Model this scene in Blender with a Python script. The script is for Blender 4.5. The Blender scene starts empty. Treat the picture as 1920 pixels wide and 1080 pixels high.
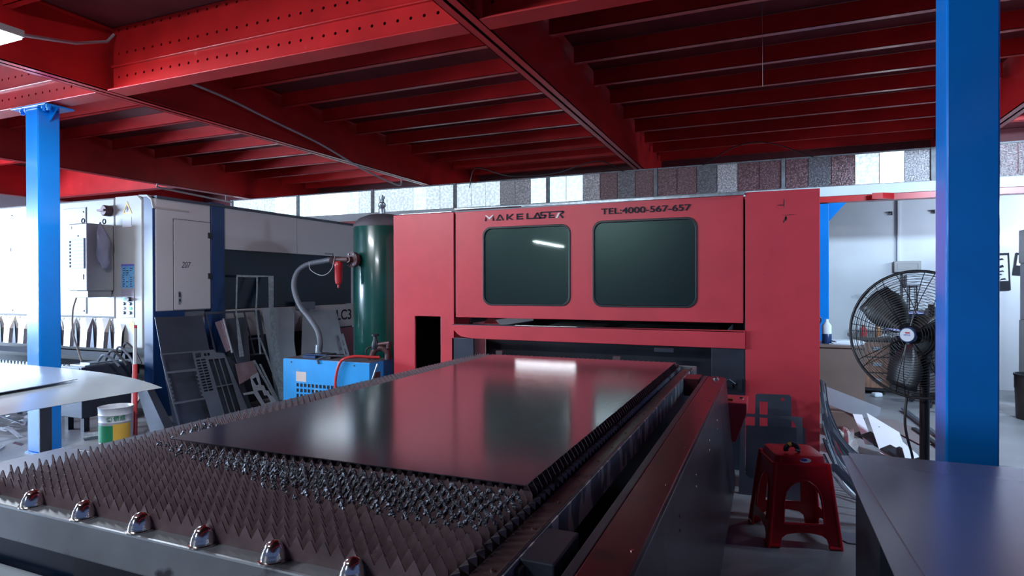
import bpy, math, random
from mathutils import Vector, Matrix
from mathutils.geometry import tessellate_polygon

SC = bpy.context.scene
COL = SC.collection
rnd = random.Random(7)
PI = math.pi

# ------------------------------------------------------------------ camera
cam_d = bpy.data.cameras.new('camera')
cam = bpy.data.objects.new('camera', cam_d)
COL.objects.link(cam)
F_PX = 1141.35
cam_d.sensor_fit = 'HORIZONTAL'
cam_d.sensor_width = 36.0
cam_d.lens = F_PX / 1920.0 * 36.0
cam_d.clip_start = 0.02
yaw, pit, rol = 0.400671, -0.005394, -0.002258
cy, sy, cp, sp = math.cos(yaw), math.sin(yaw), math.cos(pit), math.sin(pit)
fw = Vector((-sy * cp, cy * cp, sp)); rt = Vector((cy, sy, 0)); up = rt.cross(fw)
r2 = math.cos(rol) * rt + math.sin(rol) * up
u2 = -math.sin(rol) * rt + math.cos(rol) * up
m = Matrix((r2, u2, -fw)).transposed().to_4x4()
m.translation = Vector((0, 0, 1.35))
cam.matrix_world = m
SC.camera = cam

# ------------------------------------------------------------------ world, light, exposure
SC.view_settings.view_transform = 'Standard'
SC.view_settings.look = 'None'
SC.view_settings.gamma = 1
SC.view_settings.use_curve_mapping = False
SC.view_settings.exposure = 0.0
w = bpy.data.worlds.new('world'); SC.world = w
w.use_nodes = True
bg = w.node_tree.nodes['Background']
bg.inputs[0].default_value = (0.32, 0.46, 1.0, 1)
bg.inputs[1].default_value = 0.22

def area(name, loc, target, sx, sy_, power, color):
    d = bpy.data.lights.new(name, 'AREA')
    d.shape = 'RECTANGLE'; d.size = sx; d.size_y = sy_; d.energy = power; d.color = color
    o = bpy.data.objects.new(name, d); COL.objects.link(o)
    o.location = loc
    o.rotation_euler = (Vector(target) - Vector(loc)).to_track_quat('-Z', 'Y').to_euler()
    return o

area('daylight_side_door', (-12.2, 0.7, 1.62), (-3.2, 2.9, 2.0), 4.6, 1.4, 1450, (0.58, 0.76, 1.0))
area('top_left_lamp', (-4.35, 2.0, 2.70), (-4.0, 2.7, 1.0), 1.2, 0.12, 78, (0.86, 0.93, 1.0))
area('near_bay_lamp', (-2.6, -0.6, 2.70), (-2.2, 3.2, 0.9), 1.2, 0.12, 50, (0.86, 0.92, 1.0))
o = area('far_bay_lamp', (-5.74, -6.85, 2.49), (-5.74, -6.85, 0), 0.1, 2.4, 200, (0.86, 0.93, 1.0)); o.rotation_euler = (0, 0, 0)
area('added_wall_light', (3.6, 8.2, 2.25), (1.6, 9.2, 0.9), 0.9, 0.2, 80, (0.62, 0.80, 1.0))  # fill light added to brighten the back wall and desks
area('back_room_lamp', (3.0, 4.2, 2.86), (2.4, 9.0, 1.0), 1.2, 0.2, 290, (0.58, 0.79, 1.0))

# ------------------------------------------------------------------ materials
MATS = {}
def mat(name, col, rough=0.5, metal=0.0, var=0.12, scale=6.0, bump=0.0, bscale=40.0, dirt=None, dirt_t=0.62, dirt_s=9.0, spec=0.5, coat=0.0, stretch=None):
    if name in MATS: return MATS[name]
    mt = bpy.data.materials.new(name); mt.use_nodes = True
    nt = mt.node_tree; N = nt.nodes; L = nt.links
    b = N['Principled BSDF']
    b.inputs['Roughness'].default_value = rough
    b.inputs['Metallic'].default_value = metal
    b.inputs['Specular IOR Level'].default_value = spec
    b.inputs['Coat Weight'].default_value = coat
    b.inputs['Coat Roughness'].default_value = 0.1
    tc = N.new('ShaderNodeTexCoord')
    src = tc.outputs['Object']
    if stretch:
        mp = N.new('ShaderNodeMapping'); mp.inputs['Scale'].default_value = stretch
        L.new(src, mp.inputs[0]); src = mp.outputs[0]
    nz = N.new('ShaderNodeTexNoise'); nz.inputs['Scale'].default_value = scale; nz.inputs['Detail'].default_value = 6
    L.new(src, nz.inputs['Vector'])
    rp = N.new('ShaderNodeValToRGB')
    c0 = [max(0, c * (1 - var)) for c in col]; c1 = [min(1, c * (1 + var)) for c in col]
    rp.color_ramp.elements[0].position = 0.3; rp.color_ramp.elements[0].color = (*c0, 1)
    rp.color_ramp.elements[1].position = 0.7; rp.color_ramp.elements[1].color = (*c1, 1)
    L.new(nz.outputs['Fac'], rp.inputs[0])
    out = rp.outputs[0]
    if dirt:
        n2 = N.new('ShaderNodeTexNoise'); n2.inputs['Scale'].default_value = dirt_s; n2.inputs['Detail'].default_value = 8
        L.new(src, n2.inputs['Vector'])
        r3 = N.new('ShaderNodeValToRGB')
        r3.color_ramp.elements[0].position = dirt_t; r3.color_ramp.elements[0].color = (0, 0, 0, 1)
        r3.color_ramp.elements[1].position = min(1, dirt_t + 0.06); r3.color_ramp.elements[1].color = (1, 1, 1, 1)
        L.new(n2.outputs['Fac'], r3.inputs[0])
        mx = N.new('ShaderNodeMix'); mx.data_type = 'RGBA'
        L.new(r3.outputs[0], mx.inputs[0]); L.new(out, mx.inputs[6]); mx.inputs[7].default_value = (*dirt, 1)
        out = mx.outputs[2]
    L.new(out, b.inputs['Base Color'])
    if bump:
        n4 = N.new('ShaderNodeTexNoise'); n4.inputs['Scale'].default_value = bscale; n4.inputs['Detail'].default_value = 4
        L.new(src, n4.inputs['Vector'])
        bp = N.new('ShaderNodeBump'); bp.inputs['Strength'].default_value = bump; bp.inputs['Distance'].default_value = 0.01
        L.new(n4.outputs['Fac'], bp.inputs['Height']); L.new(bp.outputs[0], b.inputs['Normal'])
    MATS[name] = mt
    return mt

def emat(name, col, strength):
    mt = bpy.data.materials.new(name); mt.use_nodes = True
    nt = mt.node_tree; b = nt.nodes['Principled BSDF']
    b.inputs['Base Color'].default_value = (*col, 1)
    b.inputs['Emission Color'].default_value = (*col, 1)
    b.inputs['Emission Strength'].default_value = strength
    MATS[name] = mt
    return mt

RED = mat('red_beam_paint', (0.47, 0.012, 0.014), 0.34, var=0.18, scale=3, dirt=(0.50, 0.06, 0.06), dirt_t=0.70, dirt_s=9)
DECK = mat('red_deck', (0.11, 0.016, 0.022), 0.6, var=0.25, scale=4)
MRED = mat('machine_red', (0.60, 0.046, 0.066), 0.42, var=0.08, scale=4, dirt=(0.20, 0.02, 0.025), dirt_t=0.735, dirt_s=22)
MRED2 = mat('stand_red', (0.15, 0.035, 0.048), 0.26, metal=0.7, var=0.2, scale=5, dirt=(0.05, 0.02, 0.025), dirt_t=0.66, dirt_s=6)
BLUE = mat('column_blue', (0.0, 0.20, 0.68), 0.24, var=0.08, scale=3, coat=0.3)
BLUE2 = mat('dryer_blue', (0.02, 0.30, 0.72), 0.38, var=0.08, dirt=(0.30, 0.35, 0.40), dirt_t=0.64, dirt_s=5)
NAVY = mat('navy_paint', (0.006, 0.03, 0.11), 0.35, var=0.15)
NAVYG = mat('navy_window', (0.002, 0.010, 0.026), 0.22, var=0.2, scale=2)
WHITE = mat('machine_white', (0.33, 0.32, 0.315), 0.42, var=0.04, scale=3)
WHITE2 = mat('panel_white', (0.44, 0.425, 0.45), 0.35, var=0.04, scale=2)
WALLW = mat('wall_white', (0.62, 0.64, 0.68), 0.8, var=0.06, scale=2, dirt=(0.42, 0.44, 0.48), dirt_t=0.68, dirt_s=3)
FLOORM = mat('concrete_floor', (0.22, 0.22, 0.235), 0.42, var=0.22, scale=1.6, bump=0.15, bscale=30, dirt=(0.10, 0.10, 0.11), dirt_t=0.60, dirt_s=2.2)
SLAT = mat('slat_steel', (0.155, 0.102, 0.112), 0.42, metal=0.3, var=0.30, scale=14, bump=0.07, bscale=90)
BURNT = mat('slag_crust', (0.15, 0.16, 0.19), 0.3, metal=0.75, var=0.5, scale=120, bump=0.8, bscale=220)
RAILG = mat('rail_grey', (0.27, 0.30, 0.33), 0.34, metal=0.55, var=0.18, scale=6, dirt=(0.06, 0.06, 0.075), dirt_t=0.585, dirt_s=7)
RAILD = mat('rail_dark', (0.12, 0.09, 0.095), 0.38, metal=0.5, var=0.3, scale=8, dirt=(0.03, 0.028, 0.03), dirt_t=0.62, dirt_s=6)
SCRATCH = mat('scratched_steel', (0.20, 0.27, 0.33), 0.4, metal=0.3, var=0.4, scale=10, dirt=(0.75, 0.80, 0.82), dirt_t=0.52, dirt_s=18, stretch=(1, 1, 0.35))
CHROME = mat('chrome', (0.72, 0.71, 0.68), 0.14, metal=1.0, var=0.06)
DARK = mat('dark_steel', (0.022, 0.026, 0.038), 0.42, metal=0.3, var=0.3)
DARK2 = mat('dark_plate', (0.050, 0.058, 0.082), 0.36, metal=0.4, var=0.2, scale=4)
GREYP = mat('grey_plate', (0.125, 0.14, 0.18), 0.36, metal=0.45, var=0.14, scale=4)
LIGHTP = mat('bright_plate', (0.48, 0.54, 0.60), 0.26, metal=0.6, var=0.1, scale=4)
GALV = mat('galvanised', (0.34, 0.40, 0.44), 0.32, metal=0.6, var=0.3, scale=30)
MAUVE = mat('mauve_plate', (0.24, 0.17, 0.20), 0.4, metal=0.4, var=0.12, bump=0.3, bscale=60)
BLACK = mat('black', (0.004, 0.004, 0.006), 0.5, var=0.2)
BLACKP = mat('black_plastic', (0.014, 0.014, 0.018), 0.42, var=0.2)
RUBBER = mat('grey_rubber', (0.085, 0.095, 0.12), 0.45, var=0.12, bump=0.2, bscale=80)
GREEN = mat('tank_green', (0.004, 0.062, 0.052), 0.24, var=0.15, scale=4, coat=0.4)
DUST = mat('dusty_dome', (0.085, 0.07, 0.085), 0.75, var=0.25, scale=8)
RUST = mat('rusty_fitting', (0.10, 0.055, 0.06), 0.5, metal=0.4, var=0.35, scale=20)
FILT = mat('filter_red', (0.45, 0.03, 0.035), 0.35, var=0.12)
PLASR = mat('stool_red', (0.66, 0.010, 0.018), 0.30, var=0.08, scale=5, bump=0.04, bscale=40)
WOODD = mat('desk_brown', (0.16, 0.115, 0.095), 0.5, var=0.12, scale=3)
WOODR = mat('drawer_wood', (0.23, 0.11, 0.07), 0.45, var=0.3, scale=5, stretch=(8, 1, 1))
PAPER = mat('paper', (0.70, 0.74, 0.80), 0.7, var=0.05)
BAG = mat('grey_bag', (0.26, 0.26, 0.33), 0.35, var=0.2, scale=8, bump=0.5, bscale=25)
PLBAG = mat('clear_bag', (0.36, 0.33, 0.33), 0.3, var=0.25, scale=12, bump=0.7, bscale=25)
BROWNP = mat('brown_corrugated', (0.20, 0.165, 0.165), 0.6, var=0.2, stretch=(30, 1, 1))
SILVER = mat('silver_bellows', (0.33, 0.31, 0.29), 0.3, metal=0.5, var=0.15, scale=5)
CABLEW = mat('grey_conduit', (0.42, 0.42, 0.45), 0.5, var=0.08)
REDHOSE = mat('red_hose', (0.62, 0.05, 0.05), 0.35, var=0.05)
BEIGE = mat('beige_cable', (0.42, 0.34, 0.24), 0.5, var=0.08)
SPECK = mat('mullion_grey', (0.16, 0.17, 0.19), 0.5, var=0.3, scale=20)
FASC = mat('fascia_white', (0.60, 0.66, 0.70), 0.6, var=0.08, scale=3)
BARREL = mat('barrel_brown', (0.035, 0.025, 0.022), 0.45, var=0.3)
SHEETM = mat('blue_steel_sheet', (0.17, 0.16, 0.215), 0.15, metal=0.85, var=0.10, scale=2.0)
SHEETR = mat('grey_steel_sheet', (0.33, 0.34, 0.44), 0.26, metal=0.55, var=0.06, scale=2.0)
SHEETL = mat('bright_steel_sheet', (0.46, 0.52, 0.57), 0.20, metal=0.5, var=0.05, scale=2.0)
LETTER = mat('letter_navy', (0.006, 0.007, 0.016), 0.8, var=0.1)
LETTERW = mat('letter_white', (0.75, 0.68, 0.68), 0.5, var=0.05)
YEL = mat('label_yellow', (0.70, 0.42, 0.06), 0.5, var=0.08)
GRN = mat('label_green', (0.01, 0.20, 0.09), 0.45, var=0.1)
TINW = mat('tin_white', (0.52, 0.55, 0.60), 0.35, var=0.08, dirt=(0.22, 0.23, 0.26), dirt_t=0.66, dirt_s=8)
CARD = mat('label_blue', (0.12, 0.30, 0.50), 0.45, var=0.3, scale=40)
LBLUE = mat('label_violet', (0.10, 0.08, 0.42), 0.4, var=0.1)
GREYPAN = mat('control_grey', (0.26, 0.24, 0.30), 0.4, var=0.05)
AMBER = mat('bottle_amber', (0.35, 0.14, 0.03), 0.3, var=0.2)
SCRAP = mat('scrap_steel', (0.16, 0.17, 0.20), 0.3, metal=0.6, var=0.5, scale=12)
CAGE = mat('cage_wire', (0.02, 0.018, 0.018), 0.4, metal=0.5, var=0.2)
LEDG = emat('green_led', (0.15, 1.0, 0.35), 1.6)
TUBE = emat('lamp_tube', (0.86, 0.94, 1.0), 14.0)
TUBE2 = emat('lamp_tube_far', (0.90, 1.0, 0.96), 16.0)
GLOWBAR = emat('added_glow_bar', (0.93, 0.96, 1.0), 15.0)  # glow of the bar added inside the red machine

def pane_mat(name, col, em, emcol, vscale=70):
    mt = bpy.data.materials.new(name); mt.use_nodes = True
    nt = mt.node_tree; N = nt.nodes; L = nt.links; b = N['Principled BSDF']
    tc = N.new('ShaderNodeTexCoord')
    nz = N.new('ShaderNodeTexNoise'); nz.inputs['Scale'].default_value = vscale; nz.inputs['Detail'].default_value = 3
    L.new(tc.outputs['Object'], nz.inputs['Vector'])
    rp = N.new('ShaderNodeValToRGB')
    rp.color_ramp.elements[0].position = 0.45; rp.color_ramp.elements[0].color = (*[c * 0.4 for c in col], 1)
    rp.color_ramp.elements[1].position = 0.64; rp.color_ramp.elements[1].color = (*[min(1, c * 2.2) for c in col], 1)
    L.new(nz.outputs['Fac'], rp.inputs[0]); L.new(rp.outputs[0], b.inputs['Base Color'])
    b.inputs['Roughness'].default_value = 0.22
    bp = N.new('ShaderNodeBump'); bp.inputs['Strength'].default_value = 0.5; bp.inputs['Distance'].default_value = 0.01
    L.new(nz.outputs['Fac'], bp.inputs['Height']); L.new(bp.outputs[0], b.inputs['Normal'])
    n2 = N.new('ShaderNodeTexNoise'); n2.inputs['Scale'].default_value = 6
    L.new(tc.outputs['Object'], n2.inputs['Vector'])
    mth = N.new('ShaderNodeMath'); mth.operation = 'MULTIPLY_ADD'
    mth.inputs[1].default_value = em * 0.5; mth.inputs[2].default_value = em * 0.75
    sub = N.new('ShaderNodeMath'); sub.operation = 'SUBTRACT'; L.new(nz.outputs['Fac'], sub.inputs[0]); sub.inputs[1].default_value = 0.0
    L.new(sub.outputs[0], mth.inputs[0])
    b.inputs['Emission Color'].default_value = (*emcol, 1)
    L.new(mth.outputs[0], b.inputs['Emission Strength'])
    MATS[name] = mt
    return mt
PANES = [pane_mat('pane_dark', (0.09, 0.045, 0.055), 0.03, (0.75, 0.45, 0.55)),  # daylight behind the strip put into each pane's colour and glow
         pane_mat('pane_grey', (0.20, 0.19, 0.22), 0.10, (0.80, 0.85, 0.95)),
         pane_mat('pane_light', (0.60, 0.66, 0.72), 0.8, (0.72, 0.90, 1.0), 30),
         pane_mat('pane_bright', (0.60, 0.70, 0.80), 1.35, (0.58, 0.86, 1.0), 20),
         pane_mat('pane_glare', (0.70, 0.80, 0.9), 2.8, (0.80, 0.95, 1.0), 12),
         pane_mat('pane_dim', (0.05, 0.05, 0.065), 0.04, (0.7, 0.75, 0.9))]

def glass_mat(name, tint, dust):
    mt = bpy.data.materials.new(name); mt.use_nodes = True
    nt = mt.node_tree; N = nt.nodes; L = nt.links
    for n in list(N):
        if n.type == 'BSDF_PRINCIPLED': N.remove(n)
    out = [n for n in N if n.type == 'OUTPUT_MATERIAL'][0]
    tr = N.new('ShaderNodeBsdfTransparent'); tr.inputs[0].default_value = (*tint, 1)
    g1 = N.new('ShaderNodeBsdfGlossy'); g1.inputs['Roughness'].default_value = 0.03; g1.inputs[0].default_value = (0.85, 1.0, 0.95, 1)
    g2 = N.new('ShaderNodeBsdfGlossy'); g2.inputs['Roughness'].default_value = 0.32; g2.inputs[0].default_value = (0.45, 0.75, 0.66, 1)
    df = N.new('ShaderNodeBsdfDiffuse'); df.inputs[0].default_value = (*dust, 1)
    tc = N.new('ShaderNodeTexCoord'); nz = N.new('ShaderNodeTexNoise'); nz.inputs['Scale'].default_value = 5; nz.inputs['Detail'].default_value = 6
    L.new(tc.outputs['Object'], nz.inputs['Vector'])
    mr = N.new('ShaderNodeMapRange'); mr.inputs[1].default_value = 0.35; mr.inputs[2].default_value = 0.75; mr.inputs[3].default_value = 0.12; mr.inputs[4].default_value = 0.30
    L.new(nz.outputs['Fac'], mr.inputs[0])
    m0 = N.new('ShaderNodeMixShader'); L.new(mr.outputs[0], m0.inputs[0]); L.new(tr.outputs[0], m0.inputs[1]); L.new(df.outputs[0], m0.inputs[2])
    m1 = N.new('ShaderNodeMixShader'); m1.inputs[0].default_value = 0.05; L.new(m0.outputs[0], m1.inputs[1]); L.new(g2.outputs[0], m1.inputs[2])
    fr = N.new('ShaderNodeFresnel'); fr.inputs[0].default_value = 1.5
    m2 = N.new('ShaderNodeMixShader'); L.new(fr.outputs[0], m2.inputs[0]); L.new(m1.outputs[0], m2.inputs[1]); L.new(g1.outputs[0], m2.inputs[2])
    L.new(m2.outputs[0], out.inputs[0])
    MATS[name] = mt
    return mt
GLASS = glass_mat('tinted_glass', (0.10, 0.165, 0.16), (0.006, 0.012, 0.015))

# ------------------------------------------------------------------ mesh helpers
class MB:
    def __init__(s): s.v = []; s.f = []
    def add(s, vs, fs):
        o = len(s.v); s.v += [Vector(v) for v in vs]; s.f += [tuple(i + o for i in f) for f in fs]; return s
    def box(s, x0, x1, y0, y1, z0, z1):
        vs = [(x, y, z) for x in (x0, x1) for y in (y0, y1) for z in (z0, z1)]
        return s.add(vs, [(0, 1, 3, 2), (4, 6, 7, 5), (0, 4, 5, 1), (2, 3, 7, 6), (0, 2, 6, 4), (1, 5, 7, 3)])
    def hexa(s, b, t):   # bottom quad, top quad
        n = len(b)
        fs = [tuple(reversed(range(n))), tuple(range(n, 2 * n))] + [(i, (i + 1) % n, n + (i + 1) % n, n + i) for i in range(n)]
        return s.add(list(b) + list(t), fs)
    def tube(s, pts, r, n=8, cap=True):
        pts = [Vector(p) for p in pts]
        rs = r if isinstance(r, (list, tuple)) else [r] * len(pts)
        vs = []; ref = None
        for i, p in enumerate(pts):
            t = (pts[min(i + 1, len(pts) - 1)] - pts[max(i - 1, 0)]).normalized()
            if ref is None:
                ref = Vector((0, 0, 1)) if abs(t.z) < 0.9 else Vector((1, 0, 0))
            a = t.cross(ref).normalized(); ref = a.cross(t).normalized() if True else ref
            b = ref
            for k in range(n):
                an = 2 * PI * k / n
                vs.append(p + (a * math.cos(an) + b * math.sin(an)) * rs[i])
        fs = []
        for i in range(len(pts) - 1):
            for k in range(n):
                k2 = (k + 1) % n
                fs.append((i * n + k, i * n + k2, (i + 1) * n + k2, (i + 1) * n + k))
        if cap:
            fs.append(tuple(reversed(range(n)))); fs.append(tuple(range((len(pts) - 1) * n, len(pts) * n)))
        return s.add(vs, fs)
    def lathe(s, prof, org, axis=(0, 0, 1), n=24):
        ax = Vector(axis).normalized(); ref = Vector((0, 0, 1)) if abs(ax.z) < 0.9 else Vector((1, 0, 0))
        a = ax.cross(ref).normalized(); b = ax.cross(a)
        vs = []; O = Vector(org)
        for (r, h) in prof:
            for k in range(n):
                an = 2 * PI * k / n
                vs.append(O + ax * h + (a * math.cos(an) + b * math.sin(an)) * max(r, 1e-5))
        fs = []
        for i in range(len(prof) - 1):
            for k in range(n):
                k2 = (k + 1) % n
                fs.append((i * n + k, (i + 1) * n + k, (i + 1) * n + k2, i * n + k2))
        fs.append(tuple(range(n))); fs.append(tuple(reversed(range((len(prof) - 1) * n, len(prof) * n))))
        return s.add(vs, fs)
    def plate(s, outer, holes=(), th=0.002, O=(0, 0, 0), U=(1, 0, 0), V=(0, 0, 1)):
        # flat sheet in frame (U, V); thickness runs against the normal U x V
        O = Vector(O); U = Vector(U).normalized(); V = Vector(V); V = (V - U * V.dot(U)).normalized(); Nn = U.cross(V)
        loops = [list(outer)] + [list(h) for h in holes]
        tris = tessellate_polygon([[Vector((p[0], p[1], 0)) for p in l] for l in loops])
        flat = [p for l in loops for p in l]; n = len(flat)
        vs = [O + U * p[0] + V * p[1] for p in flat]; vs += [v - Nn * th for v in vs]
        fs = []
        for t in tris:
            a, b, c = [flat[i] for i in t]
            ar = (b[0] - a[0]) * (c[1] - a[1]) - (b[1] - a[1]) * (c[0] - a[0])
            if abs(ar) < 1e-12: continue
            t2 = tuple(t) if ar > 0 else tuple(reversed(t))
            fs.append(t2); fs.append(tuple(i + n for i in reversed(t2)))
        k = 0
        for l in loops:
            m_ = len(l)
            for i in range(m_):
                fs.append((k + i, k + (i + 1) % m_, n + k + (i + 1) % m_, n + k + i))
            k += m_
        return s.add(vs, fs)
    def xf(s, M):
        s.v = [M @ v for v in s.v]; return s

def build(mb, name, material, parent=None, smooth=False, bevel=0.0, origin=None, solid=0.0):
    me = bpy.data.meshes.new(name)
    if parent is not None: org = Vector(parent['_w'])
    elif origin is not None: org = Vector(origin)
    else:
        xs = [v.x for v in mb.v]; ys = [v.y for v in mb.v]; zs = [v.z for v in mb.v]
        org = Vector(((min(xs) + max(xs)) / 2, (min(ys) + max(ys)) / 2, min(zs)))
    me.from_pydata([v - org for v in mb.v], [], mb.f)
    me.validate(); 
    import bmesh
    bm = bmesh.new(); bm.from_mesh(me); bmesh.ops.recalc_face_normals(bm, faces=bm.faces); bm.to_mesh(me); bm.free()
    if smooth:
        for p in me.polygons: p.use_smooth = True
        me.update()
        try: me.set_sharp_from_angle(angle=math.radians(40))
        except Exception: pass
    me.materials.append(material)
    o = bpy.data.objects.new(name, me); COL.objects.link(o)
    if parent is not None:
        o.parent = parent
        o['_w'] = tuple(org)
    else:
        o.location = org; o['_w'] = tuple(org)
    if bevel:
        b = o.modifiers.new('bevel', 'BEVEL'); b.width = bevel; b.segments = 2; b.limit_method = 'ANGLE'; b.angle_limit = math.radians(50)
    return o
def tag(o, label=None, cat=None, group=None, kind=None):
    if label: o['label'] = label
    if cat: o['category'] = cat
    if group: o['group'] = group
    if kind: o['kind'] = kind
    return o
def thing(name, loc, label, cat, group=None, kind=None):
    o = bpy.data.objects.new(name, None); COL.objects.link(o)
    o.location = loc; o['_w'] = tuple(loc); o.empty_display_size = 0.1
    return tag(o, label, cat, group, kind)
def struct(name, mb, m_, label=None, cat=None, **k):
    o = build(mb, name, m_, **k); tag(o, label, cat, kind='structure'); return o
def B(x0, x1, y0, y1, z0, z1): return MB().box(x0, x1, y0, y1, z0, z1)
def rrect(x0, x1, z0, z1, r, n=5):
    out = []
    for (cx, cz, a0) in ((x1 - r, z1 - r, 0), (x0 + r, z1 - r, 90), (x0 + r, z0 + r, 180), (x1 - r, z0 + r, 270)):
        for k in range(n + 1):
            a = math.radians(a0 + 90 * k / n); out.append((cx + r * math.cos(a), cz + r * math.sin(a)))
    return out
def rect(x0, x1, z0, z1): return [(x0, z0), (x1, z0), (x1, z1), (x0, z1)]
def disc(cx, cz, r, n=8): return [(cx + r * math.cos(2 * PI * k / n), cz + r * math.sin(2 * PI * k / n)) for k in range(n)]
def spline(pts, n=8):
    P = [Vector(p) for p in pts]; P = [P[0] * 2 - P[1]] + P + [P[-1] * 2 - P[-2]]
    out = []
    for i in range(1, len(P) - 2):
        for k in range(n):
            t = k / n
            out.append(0.5 * ((2 * P[i]) + (P[i + 1] - P[i - 1]) * t + (2 * P[i - 1] - 5 * P[i] + 4 * P[i + 1] - P[i + 2]) * t * t + (3 * P[i] - P[i - 1] - 3 * P[i + 1] + P[i + 2]) * t ** 3))
    out.append(P[-2]); return out
def text_mb(body, size, O, U, V, extrude=0.001, bold=0.0, width=None, shear=0.0):
    cu = bpy.data.curves.new('t', 'FONT'); cu.body = body; cu.size = size; cu.extrude = extrude; cu.offset = bold; cu.shear = shear
    o = bpy.data.objects.new('t', cu); COL.objects.link(o)
    dg = bpy.context.evaluated_depsgraph_get(); dg.update()
    me = bpy.data.meshes.new_from_object(o.evaluated_get(dg))
    O = Vector(O); U = Vector(U); V = Vector(V); Nn = U.cross(V)
    mb = MB()
    if len(me.vertices):
        xs = [v.co.x for v in me.vertices]
        sx = (width / (max(xs) - min(xs))) if width else 1.0
        x0 = min(xs)
        mb.add([O + U * ((v.co.x - x0) * sx) + V * v.co.y + Nn * v.co.z for v in me.vertices], [tuple(p.vertices) for p in me.polygons])
    bpy.data.objects.remove(o); bpy.data.curves.remove(cu); bpy.data.meshes.remove(me)
    return mb

# ------------------------------------------------------------------ room shell
struct('floor', B(-14, 7, -9, 9.6, -0.1, 0), FLOORM, 'grey concrete workshop floor', 'floor')
struct('wall_back', B(-12.6, 7, 9.52, 9.65, 0, 3.28), WALLW, 'white back wall behind the desks', 'wall')
struct('wall_left', MB().plate(rect(-9, 9.52, 0, 3.28), [rect(-2.2, 3.6, 0.8, 2.6)], 0.12, (-12.5, 0, 0), (0, 1, 0), (0, 0, 1)), WALLW, 'side wall with the wide bright window opening', 'wall')
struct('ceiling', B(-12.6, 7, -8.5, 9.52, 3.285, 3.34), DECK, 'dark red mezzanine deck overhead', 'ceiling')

# mezzanine steel
BEAMS = [(-8.07, 'farthest left'), (-4.60, 'left'), (-1.525, 'middle'), (1.93, 'right'), (-11.15, 'outermost left')]
def c_beam(xc, y0, y1):
    mb = MB()
    for s in (-1, 1):
        a = xc + s * 0.005
        mb.box(min(a, a + s * 0.006), max(a, a + s * 0.006), y0, y1, 2.80, 3.28)
        for z in (2.80, 3.272): mb.box(min(a, a + s * 0.055), max(a, a + s * 0.055), y0, y1, z, z + 0.008)
        mb.box(min(a + s * 0.049, a + s * 0.055), max(a + s * 0.049, a + s * 0.055), y0, y1, 2.80, 2.815)
    return mb
bl = {-8.07: 'long red steel beam farthest to the left, above the white machine', -4.60: 'long red beam running from the left blue column over the white sheet stack',
      -1.525: 'long dark red beam with a grooved underside above the red machine window', 1.93: 'red beam passing behind the near blue column at right', -11.15: 'red beam at the far left edge beyond the farthest bay'}
for xc, nm in BEAMS:
    o = build(c_beam(xc, -8.0, 9.45), 'ceiling_beam', RED)
    tag(o, bl[xc], 'beam', 'long mezzanine beams')
# perforated girder, one length per bay
def girder(x0, x1, hx):
    t = MB()
    holes = []
    for zr in (2.907, 3.08, 3.252):
        x = x0 + 0.06
        while x < x1 - 0.04:
            if hx[0] < x < hx[1]: holes.append(disc(x, zr, 0.0105, 8))
            x += 0.0909
    t.plate(rect(x0, x1, 2.81, 3.28), holes, 0.006, (0, 3.05, 0), (1, 0, 0), (0, 0, 1))
    return t
gl = [(-8.0, -4.665, 'perforated red girder length above the left blue column'), (-4.535, -1.585, 'bright perforated red girder length between left and middle beams'),
      (-1.465, 1.865, 'dark perforated red girder length right of the middle beam')]
for x0, x1, lab in gl:
    g = thing('perforated_girder', ((x0 + x1) / 2, 3.07, 2.8), lab, 'girder', 'perforated girder lengths')
    build(girder(x0, x1, (-6.5, 1.5)), 'web', RED, g)
    build(B(x0, x1, 3.0, 3.15, 2.80, 2.812), 'bottom_flange', RED, g, bevel=0.003)
    build(MB().box(x0, x1, 3.028, 3.05, 2.978, 2.992).box(x0, x1, 3.030, 3.05, 2.812, 2.822), 'ridge', RED, g, bevel=0.004)
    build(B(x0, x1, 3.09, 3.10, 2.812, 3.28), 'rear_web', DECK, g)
o = build(MB().box(-11.09, -8.13, 6.33, 6.342, 2.80, 3.28).box(-11.09, -8.13, 6.27, 6.40, 2.80, 2.81), 'cross_girder', RED)
tag(o, 'red cross girder high above the white machine at the far left', 'girder')
o = build(MB().box(-12.4, 6.9, 9.40, 9.412, 2.72, 3.28).box(-12.4, 6.9, 9.35, 9.46, 2.72, 2.73), 'added_end_girder', DECK)  # added so the wall top above the glazing looks dark
tag(o, 'added dark red girder covering the pale wall top at the far end', 'girder')
o = build(MB().tube([(-8.04, 6.03, 2.80), (-8.02, 6.0, 2.755), (-8.0, 6.05, 2.742), (-8.0, 7.3, 2.69)], 0.014, 8).tube([(-8.03, 7.2, 2.69), (-8.03, 7.2, 2.81)], 0.006, 6), 'pipe_conduit', CABLEW, smooth=True)
tag(o, 'pale conduit hung under the farthest left beam', 'conduit')
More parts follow.
